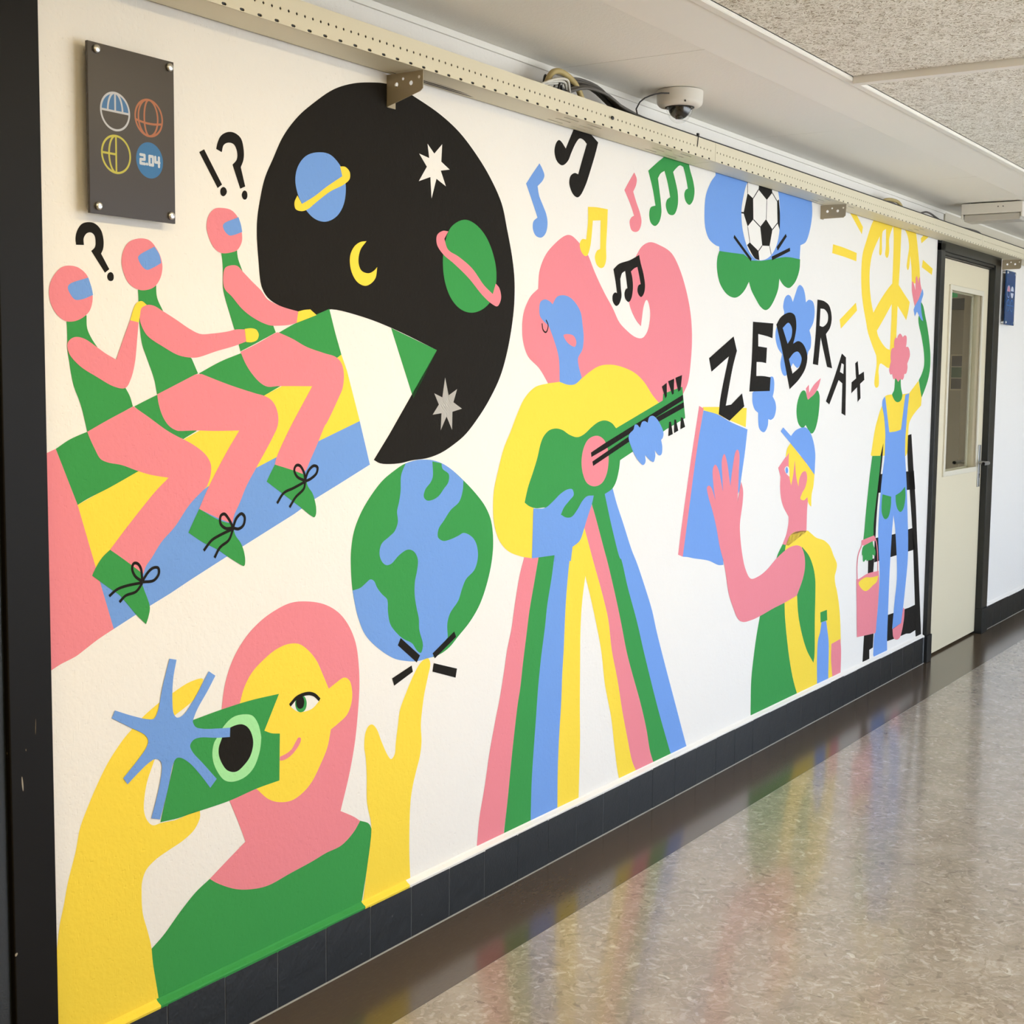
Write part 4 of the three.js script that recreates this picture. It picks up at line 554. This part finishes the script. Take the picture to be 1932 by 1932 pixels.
area('raised_arm', 'G', 2, '648.9,172.5! 652.4,170.7 656.3,165.9 659.1,162.5 663.3,155.9 666.3,148.6 666.6,142.4 664.4,137.4 659.9,132.5 655.1,128.5! 649.8,136.6! 653.9,139.5 657,143.5 656.3,148.7 651.8,156.2 646.3,162.6 645.6,164.8!');
area('raised_hand', 'P', 3, '634.2,180.3 635.2,181 636.8,180.2 639.8,177.2! 639.4,181 639.6,182.9 640.9,183.7 642.3,182.8 643.6,180.6! 644.4,183.2 645.4,183.6 646.8,180.8 649.1,177.9! 644.6,173.2 639.7,169.9! 637.2,172.8 634.7,176.5');
area('cuff', 'B', 4, '650.3,178.6! 651.7,176.2 649.9,173.8 648.5,171.8! 650.1,167.6 653,163.8! 650,164.4 643.1,167.8! 640.2,165.4! 638,168.4! 640.1,170.4 645.5,173.9');
area('shirt', 'Y', 1, '602.4,129.3! 606.7,129.9 626.4,130.1! 636.3,130.6! 642.8,133.4 649.3,136.3! 652.3,132.4 655.3,128.5! 654.8,124.8! 648.1,122.4 641.5,119.5 638,116.8 637,112.3 637,111.4 636.6,103.3 634.5,101.9! 621.7,102.7! 606.2,103.3! 602.6,103.3! 588.8,103.6! 586.8,104.3 587.6,106.3 589.6,112.2 592.4,117.7 596.3,121.9 593.1,118.3 596.1,122.5 598.9,125!');
area('neck', 'G', 3, '615.3,137.4! 623.1,137.7! 624.1,133.3 626.4,129.8 625.2,127.7 620.7,126.6 616.5,127.2 613.1,129 612.1,130.1 614.6,132.1');
area('curly_hair', 'P', 4, '620,157 622.8,156.2 623.9,155.5! 627,156.5 629.5,155.8 629.6,153.1 629,151.4! 632.4,151.3 634.5,149.7 635.2,147.7 633.5,145.5 631.8,144! 632.3,142 630.9,139.6 628.1,139.2! 627.4,137.5 625.6,136.6 622.8,137! 619.7,135.6! 616.3,137.2! 613.1,136.9 611.6,138.2 611.1,139.1! 608.9,138.8 606.9,140.5 607.5,142.5 608.7,144.5! 608,146.8 608.6,149.4 610.7,150.5 612.5,150.5! 612.2,153.2 613.8,155 616.1,154.8! 617.3,156');
area('dungarees', 'B', 3, '602.8,129.3! 599.5,127.6 599.1,125.3 601.9,121 603.8,116.1 604.8,112.3 604.8,109.7 604.9,103.3 602.7,95 601,85.9 599.8,72.9 599.8,69.3 601.1,62.8 603.8,51.5 603.8,45.1 602.1,30.9 599.3,23.4 599,15.4! 600.7,13.6! 609.9,13.1 618.2,13.1! 617.4,20.7 617.4,33.7 617.7,53.2 618.9,69.2 619.3,71.3 620.1,75.9! 622.5,71.1 623.9,67.2 627,55.5 628.2,45.5 626.2,35.9 624.1,23.3! 636.8,24.3! 639.1,31.5 641.2,40.7 643.4,53.8 642.1,67.3 641.6,69.5 638,86.6 635.8,94.9 633.4,103.4 633,109.4 632.8,107.9 633.7,116.3 634.8,122.9 636.5,130.6! 630.6,129.8! 628.3,121.5 626.4,114.2! 619.4,113.6 610.2,113.4! 606.9,120.3');
area('pocket', 'G', 4, '603.8,86.3! 615.9,84.5! 615.9,80.5 613.7,76.2 610.2,74.9 606.6,75.6 603.6,78.4 603.1,82.8');
area('pocket', 'G', 4, '621.9,84.7! 629.3,85.9 635.2,87.9! 636.3,83.3 634.4,78.3 630.3,76.6 625.4,78.3 622.7,81.5');
area('shoe', 'P', 4, '624.6,23.2! 636.8,24.3! 639.2,31.4! 641.4,30.2! 640.9,25.6 638.4,20.2 635.5,17.6 630.4,17.5 626.1,19.4');
area('lowered_arm', 'G', 4, '588.6,103.8! 600,103.4! 598.9,97.5 596.5,87.6 593.5,74.9 593.7,69.1! 593.9,68.7! 580.7,68.2! 581,68.8 583.4,82.7 586.5,96.7');
area('bucket_handle', 'P', 5, '578.4,68.1! 580.7,68.3! 593.9,68.9! 596,66.5! 593.7,66.5! 582.3,65.7! 578.6,66!');
line('bucket_handle', 'P', 5, 10.5, '578.9,66! 575,62.3 573.9,57.8 574.8,51.6!');
line('bucket_handle', 'P', 5, 8.8, '594.2,68.7! 598,65.3 600.4,58.2 601.1,51.8!');
area('bucket', 'P', 5, '573.6,52! 576.1,51.8 587.7,52.9 602.2,52.5! 603.3,48.3 603.4,42 601.8,29.4 600.9,25.1 598.5,25.1 576.8,26.6!');
area('paint', 'Y', 6, '576.5,50 584.2,51.5 592.5,50.7 601.8,50.4! 600.3,48.1 594.8,46.8 589.4,45.6 585.7,45.5 581,46.9');
area('hand', 'G', 6, '592.7,66.6! 593.8,64.8 597,61.7 596.7,59.8 593.4,60.6! 593.6,58.6! 591.7,58.4 587.1,58.7! 586.2,58.4 585.2,59.2 583.9,59.1 582.6,58.6 581.2,59 580.5,61.4 579.5,62.1 580.1,64.8 582.3,65.7!');

// ---------------------------------------------------------------- perforated cable tray on brackets
{
  const t = tag(group('cable_tray', [0, 2.0235, 0]), 'cream perforated metal cable tray running along the wall above the mural', 'cable tray');
  const zf = 0.104, H = 0.057, joints = [0.2, 4.026, 7.1, 12.9];
  const slot = (x, y, w, h) => { const p = new THREE.Path(), r = Math.min(w, h) / 2; p.moveTo(x - w / 2 + r, y - h / 2); p.lineTo(x + w / 2 - r, y - h / 2); p.lineTo(x + w / 2, y - h / 2 + r); p.lineTo(x + w / 2, y + h / 2 - r); p.lineTo(x + w / 2 - r, y + h / 2); p.lineTo(x - w / 2 + r, y + h / 2); p.lineTo(x - w / 2, y + h / 2 - r); p.lineTo(x - w / 2, y - h / 2 + r); return p; };
  for (let i = 0; i + 1 < joints.length; i++) {
    const a = joints[i] + 0.0008, b = joints[i + 1] - 0.0008, sec = group('tray_length', [0, 0, 0], t);
    const s = new THREE.Shape([[a, 0], [b, 0], [b, H], [a, H]].map(([x, y]) => new THREE.Vector2(x, y)));
    for (let k = 0; ; k++) { const x = 2.2805 + (k - 88) * 0.02345; if (x > b - 0.012) break; if (x < a + 0.012) continue; if (x > 1.4 && x < 10) { s.holes.push(slot(x, 0.029, 0.0058, 0.0072)); } }
    for (let k = 0; ; k++) { const x = 1.9186 + (k - 40) * 0.0469; if (x > b - 0.012) break; if (x < a + 0.012) continue; if (x > 1.4 && x < 10) s.holes.push(slot(x, 0.0042, 0.0135, 0.0052)); }
    const g = new THREE.ExtrudeGeometry(s, { depth: 0.0015, bevelEnabled: false }); g.translate(0, 0, zf - 0.0015); planar(g);
    mesh('side_flange', g, M.tray, sec);
    mesh('tray_floor', trayFloor(a, b, zf), M.tray, sec);
    mesh('rear_flange', boxG(a, b, 0, 0.03, 0.0115, 0.013), M.tray, sec);
  }
  function trayFloor(a, b, z) {   // tray bottom, pierced by groups of pressed slots
    const s = new THREE.Shape([[a, 0.0115], [b, 0.0115], [b, z - 0.0002], [a, z - 0.0002]].map(([x, y]) => new THREE.Vector2(x, y)));
    for (const x of [3.20, 3.32, 3.74, 3.87, 5.05, 5.3, 6.2]) if (x > a + 0.1 && x < b - 0.1) for (const y of [0.03, 0.055, 0.08]) s.holes.push(slot(x, y, 0.075, 0.0065));
    const g = new THREE.ExtrudeGeometry(s, { depth: 0.0015, bevelEnabled: false });
    g.rotateX(Math.PI / 2); g.translate(0, 0.0015, 0);   // (x, y) becomes (x, z)
    return planar(g);
  }
  for (const [x, drop] of [[2.5282, 1], [5.1917, 0], [7.9, 0]]) {
    const b = group('tray_bracket', [x, 0, 0], t);
    const s = new THREE.Shape((drop ? [[0.001, -0.071], [0.094, -0.045], [0.1015, -0.039], [0.102, -0.0008], [0.001, -0.0008]] : [[0.001, -0.052], [0.092, -0.051], [0.1, -0.044], [0.102, -0.0008], [0.001, -0.0008]]).map(([z, y]) => new THREE.Vector2(-z, y)));
    for (const [z, y, r] of [[0.028, -0.025, 0.0052], [0.0466, -0.0138, 0.0036], [0.0686, -0.025, 0.0052], [0.0907, -0.0144, 0.0036]]) s.holes.push(new THREE.Path().absarc(-z, y, r, 0, Math.PI * 2, true));
    const g = new THREE.ExtrudeGeometry(s, { depth: 0.002, bevelEnabled: false, curveSegments: 16 }); g.rotateY(Math.PI / 2);
    mesh('side_plate', planar(g), M.bracket, b);
    mesh('wall_plate', boxG(0.002, 0.03, drop ? -0.0715 : -0.052, -0.001, 0.0006, 0.0026), M.bracket, b);
    mesh('bolt', new THREE.CylinderGeometry(0.005, 0.005, 0.004, 6).rotateX(Math.PI / 2).translate(0.016, -0.035, 0.0046), M.chrome, b);
  }
}
// ---------------------------------------------------------------- cables lying in the tray
{
  for (let k = 0; k < 7; k++) {
    const dz = 0.024 + k * 0.0092, up = [0.0, 0.003, 0.006, -0.004, -0.011, -0.017, -0.022][k], s = 1 - 0.06 * k;
    const c = mesh('grey_cable', tubeG([[2.2, 2.031, dz], [2.9, 2.031 + k * 0.001, dz], [3.08, 2.06, dz], [3.2, 2.118 + up, dz], [3.27, 2.138 + up, dz], [3.33, 2.143 + up, dz], [3.4, 2.138 + up, dz + 0.002], [3.46 * (0.995 + 0.005 * s), 2.121 + up * 0.9, dz + 0.004], [3.51, 2.106 + up * 0.5, dz + 0.004], [3.6, 2.088, dz], [3.9, 2.042, dz], [4.6, 2.031, dz], [6.6, 2.03, dz]], 0.0042, 150, 7), k % 3 === 1 ? M.cableBlack : M.cable);
    tag(c, 'dark grey cable arching out of the cable tray beside the camera', 'cable', 'dark grey cables arching out of the tray');
  }
  for (let k = 0; k < 5; k++) {
    const z = 0.06 + 0.008 * k, y = 0.0048 * k;
    tag(mesh('white_cable', tubeG([[2.6, 2.031, z], [2.95, 2.05, z], [3.05, 2.078 + y * 0.6, z], [3.11, 2.09 + y, z], [3.16, 2.095 + y, z], [3.185, 2.088 + y * 0.5, z - 0.01], [3.215, 2.06, z - 0.02], [3.26, 2.032, z - 0.02]], 0.0034, 60, 7), M.cableWhite), 'pale cable in the small bundle under the yellow hose', 'cable', 'pale cables under the yellow hose');
  }
  for (let k = 0; k < 4; k++) {
    const z = 0.05 + 0.01 * k, o = 0.009 * k;
    tag(mesh('black_cable', tubeG([[3.105 + o, 2.06, z], [3.11 + o, 2.1, z], [3.118 + o, 2.124 - o * 0.4, z], [3.135 + o, 2.118 - o, z - 0.005], [3.165 + o, 2.112 - o, z + 0.004], [3.2 + o, 2.1 - o * 0.6, z], [3.235 + o, 2.07, z]], 0.0036, 60, 7), M.cableBlack), 'short dark cable tangled under the yellow hose', 'cable', 'dark cables tangled under the hose');
  }
  tag(mesh('yellow_hose', tubeG([[3.085, 2.05, 0.066], [3.1, 2.10, 0.066], [3.122, 2.128, 0.066], [3.15, 2.139, 0.066], [3.19, 2.1385, 0.066], [3.228, 2.128, 0.066], [3.258, 2.11, 0.066], [3.28, 2.085, 0.066], [3.3, 2.045, 0.066]], 0.0078, 80, 10), M.hose), 'thick yellow hose looping up out of the cable tray', 'hose');
  tag(mesh('yellow_hose', tubeG([[5.66, 2.045, 0.06], [5.72, 2.088, 0.06], [5.78, 2.106, 0.06], [5.865, 2.113, 0.06], [5.935, 2.11, 0.06], [5.985, 2.088, 0.06], [6.03, 2.045, 0.06]], 0.0075, 60, 10), M.hose), 'thick yellow hose bulging from the tray above the peace sign', 'hose');
  tag(mesh('tangled_cable', tubeG([[5.6, 2.05, 0.066], [5.7, 2.085, 0.066], [5.78, 2.096, 0.066], [5.87, 2.092, 0.07], [5.9, 2.083, 0.07], [5.86, 2.078, 0.066], [5.95, 2.083, 0.07], [6.2, 2.05, 0.07]], 0.006, 60, 8), M.cable), 'dark cable coiled under the hose above the peace sign', 'cable');
  tag(mesh('looped_cable', tubeG([[6.1, 2.05, 0.06], [6.2, 2.085, 0.06], [6.25, 2.1, 0.06], [6.32, 2.112, 0.06], [6.385, 2.112, 0.06], [6.45, 2.105, 0.06], [6.56, 2.09, 0.06], [6.7, 2.05, 0.06]], 0.0042, 60, 8), M.cable), 'thin dark cable looping above the tray left of the door', 'cable');
  for (let k = 0; k < 3; k++) tag(mesh('looped_cable', tubeG([[6.5, 2.06, 0.05 + 0.01 * k], [6.68, 2.082, 0.05 + 0.01 * k], [6.85, 2.086 + 0.003 * k, 0.05 + 0.01 * k], [7.02, 2.092 + 0.003 * k, 0.05 + 0.01 * k], [7.15, 2.094 + 0.002 * k, 0.05 + 0.01 * k], [7.24, 2.084, 0.05 + 0.01 * k], [7.5, 2.06, 0.05 + 0.01 * k]], 0.005, 50, 8), M.cable), 'dark cable resting on the tray above the cream door', 'cable', 'dark cables on the tray above the door');
  for (let k = 0; k < 4; k++) tag(mesh('black_cable', tubeG([[0.9, 2.0295 + k * 0.0086, 0.0976], [4, 2.0295 + k * 0.0086, 0.0976], [9.6, 2.0295 + k * 0.0086, 0.0976]], 0.0043, 60, 8), M.cableBlack), 'straight black cable seen through the slots of the cable tray', 'cable', 'black cables behind the slots of the tray');
  // cable of the dome camera: out of the housing, round and along the lip of the tray
  tag(mesh('camera_cable', tubeG([[3.6005, 2.152, 0.158], [3.58, 2.15, 0.142], [3.545, 2.139, 0.131], [3.508, 2.121, 0.122], [3.49, 2.101, 0.116], [3.5, 2.0865, 0.109], [3.53, 2.0835, 0.1055], [3.62, 2.0828, 0.1033], [4.4, 2.0828, 0.1033], [5.6, 2.0828, 0.1033], [9.5, 2.0828, 0.1033]], 0.0021, 260, 7), M.cableBlack), 'black cable curling from the dome camera and along the lip of the tray', 'cable');
  const ct = tag(group('cable_tie', [3.9, 2.0835, 0.105]), 'black cable tie hanging down the front of the tray below the camera', 'cable tie');
  mesh('strap', tubeG([[0.001, 0.003, 0.0015], [0, -0.004, 0.0012], [-0.006, -0.032, 0.0011]], 0.0014, 12, 6), M.cableBlack, ct);
  mesh('tie_head', roundG(-0.006, 0.004, -0.001, 0.0075, -0.003, 0.003, 0.001), M.cableBlack, ct);
  tag(mesh('black_clip', new THREE.SphereGeometry(0.0055, 14, 10).scale(1.35, 0.9, 0.5).translate(3.372, 2.0525, 0.1065), M.cableBlack), 'small black clip stuck on the front of the cable tray', 'clip');
}
// ---------------------------------------------------------------- dome camera on the soffit
{
  const c = tag(group('dome_camera', [3.668, 2.1695, 0.158]), 'white dome security camera fixed under the ceiling soffit', 'security camera');
  mesh('housing', new THREE.LatheGeometry([[0.001, -0.0005], [0.064, -0.0005], [0.066, -0.002], [0.0655, -0.031], [0.0635, -0.038], [0.058, -0.0435], [0.05, -0.0455], [0.042, -0.0462], [0.0405, -0.0445], [0.04, -0.03], [0.001, -0.03]].map(([x, y]) => new THREE.Vector2(x, y)).reverse(), 64), M.housing, c);
  mesh('bezel', new THREE.TorusGeometry(0.0395, 0.0022, 10, 56).rotateX(Math.PI / 2).translate(0, -0.046, 0), M.dark, c);
  mesh('clear_dome', new THREE.SphereGeometry(0.0385, 48, 24, 0, Math.PI * 2, Math.PI / 2, Math.PI / 2).scale(1, 1.14, 1).translate(0, -0.046, 0), M.clear, c);
  const e = mesh('camera_module', new THREE.SphereGeometry(0.0325, 40, 20, 0, Math.PI * 2, Math.PI / 2 - 0.25, Math.PI / 2 + 0.25).scale(1, 1.08, 1).translate(0, -0.044, 0), M.smoke, c);
  mesh('lens', new THREE.CylinderGeometry(0.009, 0.011, 0.008, 24).rotateZ(0.5).translate(-0.012, -0.0735, 0.004), M.dark, c);
  mesh('screw', new THREE.CylinderGeometry(0.003, 0.003, 0.003, 12).rotateX(Math.PI / 2).translate(-0.048, -0.0385, 0.041), M.dark, c);
}
// ---------------------------------------------------------------- box luminaire under the soffit past the door frame
{
  const l = tag(group('box_luminaire', [6.54, 2.165, 0.29]), 'white box light fitting hung under the soffit above the cream door', 'light fitting');
  mesh('housing', roundG(0, 0.13, -0.048, 0, -0.138, 0.133, 0.003), M.housing, l);
  mesh('end_cap', roundG(-0.001, 0.131, -0.0675, -0.0475, -0.138, -0.128, 0.002), M.housing, l);
  mesh('end_cap', roundG(-0.001, 0.131, -0.0675, -0.0475, 0.126, 0.133, 0.002), M.housing, l);
  mesh('diffuser', roundG(0.006, 0.124, -0.08, -0.0485, -0.126, 0.124, 0.006), M.diffuser, l);
  for (const z of [0.026, 0.048]) mesh('screw', new THREE.CylinderGeometry(0.0026, 0.0026, 0.002, 10).rotateZ(Math.PI / 2).translate(-0.0008, -0.019, z), M.dark, l);
  mesh('hanger', boxG(0.02, 0.11, 0.0005, 0.0045, -0.1, 0.1), M.dark, l);
}
// ---------------------------------------------------------------- room signs
function signPrint(draw) { const t = canvasTexture(1024, 1508, draw, true); t.wrapS = t.wrapT = THREE.ClampToEdgeWrapping; return t; }
const S = 1024 / 0.199;
const arc = (c, x, y, rx, ry, a, b) => { c.beginPath(); c.ellipse(x, y, rx, ry, 0, a, b); c.stroke(); };
const plainSign = signPrint((c, w, h) => {
  c.fillStyle = '#3c342e'; c.fillRect(0, 0, w, h);
  for (let i = 0; i < 9000; i++) { c.globalAlpha = 0.05; c.fillStyle = i % 2 ? '#4a413a' : '#2b2521'; c.fillRect(hash(i, 1, 5) * w, hash(i, 2, 5) * h, 4, 4); }
  c.globalAlpha = 1;
  const at = (x, y) => [(x - 1.669) * S, (1.9222 - y) * S], R = 0.0322 * S;
  c.lineWidth = 0.0038 * S;
  let [x, y] = at(1.7283, 1.8112);                     // white globe, blue upper half
  c.fillStyle = '#33699a'; c.beginPath(); c.arc(x, y, R, Math.PI, 0); c.fill();
  c.strokeStyle = '#b9b9bd'; arc(c, x, y, R, R, 0, 7); c.beginPath(); c.moveTo(x - R, y); c.lineTo(x + R, y); c.moveTo(x, y - R); c.lineTo(x, y); c.stroke();
  arc(c, x, y, R * 0.52, R, Math.PI, 1.5 * Math.PI); arc(c, x, y, R * 0.52, R, 1.5 * Math.PI, 2 * Math.PI);
  [x, y] = at(1.8065, 1.8122);                         // orange turned globe
  c.strokeStyle = '#a8633f'; arc(c, x, y, R, R, 0, 7);
  c.beginPath(); c.ellipse(x - R * 0.05, y, R * 0.72, R, 0, Math.PI / 2, Math.PI * 1.5); c.stroke(); c.beginPath(); c.ellipse(x + R * 0.02, y, R * 0.36, R, 0, Math.PI / 2, Math.PI * 1.5); c.stroke(); c.beginPath(); c.ellipse(x, y, R * 0.66, R, 0, -Math.PI / 2, Math.PI / 2); c.stroke();
  c.beginPath(); c.moveTo(x - R * 0.97, y + R * 0.2); c.quadraticCurveTo(x, y + R * 0.42, x + R * 0.97, y + R * 0.2); c.stroke();
  [x, y] = at(1.7290, 1.7368);                         // yellow half globe
  c.strokeStyle = '#b9b03c'; arc(c, x, y, R, R, 0, 7); c.beginPath(); c.moveTo(x, y - R); c.lineTo(x, y + R); c.moveTo(x - R, y); c.lineTo(x, y); c.stroke();
  arc(c, x, y, R * 0.5, R, Math.PI / 2, Math.PI * 1.5);
  [x, y] = at(1.8072, 1.7367);                         // blue disc with the room number
  c.fillStyle = '#286a9d'; c.beginPath(); c.arc(x, y, R, 0, 7); c.fill();
  c.strokeStyle = '#c2c7cd'; c.fillStyle = '#c2c7cd'; c.lineWidth = R * 0.16; c.lineJoin = 'round'; c.lineCap = 'round';
  const u = R * 0.2, gl = (x0, pts) => { c.beginPath(); pts.forEach(([a, b], i) => (i ? c.lineTo(x + x0 + a * u, y + b * u) : c.moveTo(x + x0 + a * u, y + b * u))); c.stroke(); };
  gl(-R * 0.68, [[0, -1.2], [1.5, -1.2], [1.5, 0], [0, 0.1], [0, 1.2], [1.6, 1.2]]);
  c.beginPath(); c.arc(x - R * 0.2, y + u * 1.15, R * 0.085, 0, 7); c.fill();
  gl(-R * 0.02, [[0, -1.2], [1.3, -1.2], [1.3, 1.2], [0, 1.2], [0, -1.2]]);
  gl(R * 0.42, [[0, -1.2], [0, 0.2], [1.5, 0.2]]); gl(R * 0.42, [[1.35, -1.2], [1.35, 1.3]]);
});
const blueSign = signPrint((c, w, h) => {
  c.fillStyle = '#12457f'; c.fillRect(0, 0, w, h);
  const R = 0.0322 * S, X = [0.0593 * S, 0.1375 * S], Y = [0.112 * S, 0.187 * S];
  c.lineWidth = 0.0038 * S;
  c.fillStyle = '#d79aa5'; c.beginPath(); c.arc(X[0], Y[0], R, Math.PI, 0); c.fill(); c.strokeStyle = '#9fb2cf'; arc(c, X[0], Y[0], R, R, 0, 7);
  c.fillStyle = '#d5dae4'; c.beginPath(); c.arc(X[1], Y[0], R, 0, 7); c.fill(); c.fillStyle = '#12457f'; c.fillRect(X[1] - R, Y[0] - R * 0.15, 2 * R, R * 0.3);
  c.strokeStyle = '#4a76a6'; for (const x of X) { arc(c, x, Y[1], R, R, 0, 7); arc(c, x, Y[1], R * 0.5, R, 0, 7); c.beginPath(); c.moveTo(x - R, Y[1]); c.lineTo(x + R, Y[1]); c.stroke(); }
});
function roomSign(pos, print, label, edge, rough) {
  const t = tag(group('room_sign', pos), label, 'sign');
  const W = 0.199, H = 0.293, g = roundG(0, W, 0, H, 0.0185, 0.0242, 0.0008);
  mesh('plate', g, std(edge, 0.25), t);
  const f = new THREE.PlaneGeometry(W - 0.0012, H - 0.0012); f.translate(W / 2, H / 2, 0.02445);
  mesh('printed_face', f, new THREE.MeshPhysicalMaterial({ color: '#ffffff', roughness: rough, specularIntensity: 0.6, map: print }), t);
  for (const [x, y] of [[0.018, 0.0135], [0.187, 0.0135], [0.0185, 0.2815], [0.187, 0.2815]]) {
    const s = group('standoff', [x, y, 0], t);
    mesh('spacer', new THREE.CylinderGeometry(0.0065, 0.0065, 0.0178, 20).rotateX(Math.PI / 2).translate(0, 0, 0.0095), M.steel, s);
    mesh('cap', new THREE.LatheGeometry([[0.0001, 0.0062], [0.004, 0.006], [0.0066, 0.0045], [0.0074, 0.0028], [0.0074, 0]].map(([a, b]) => new THREE.Vector2(a, b)).reverse(), 24).rotateX(Math.PI / 2).translate(0, 0, 0.0246), M.steel, s);
  }
  return t;
}
roomSign([1.669, 1.629, 0.0006], plainSign, 'dark brown room sign with globe emblems and the number 2.04', '#3b332e', 0.33);
roomSign([7.905, 1.676, 0.0006], blueSign, 'glossy blue room sign on the wall beyond the door', '#0f335c', 0.1);

// ----------------------------------------------------------------
renderer.render(scene, camera);
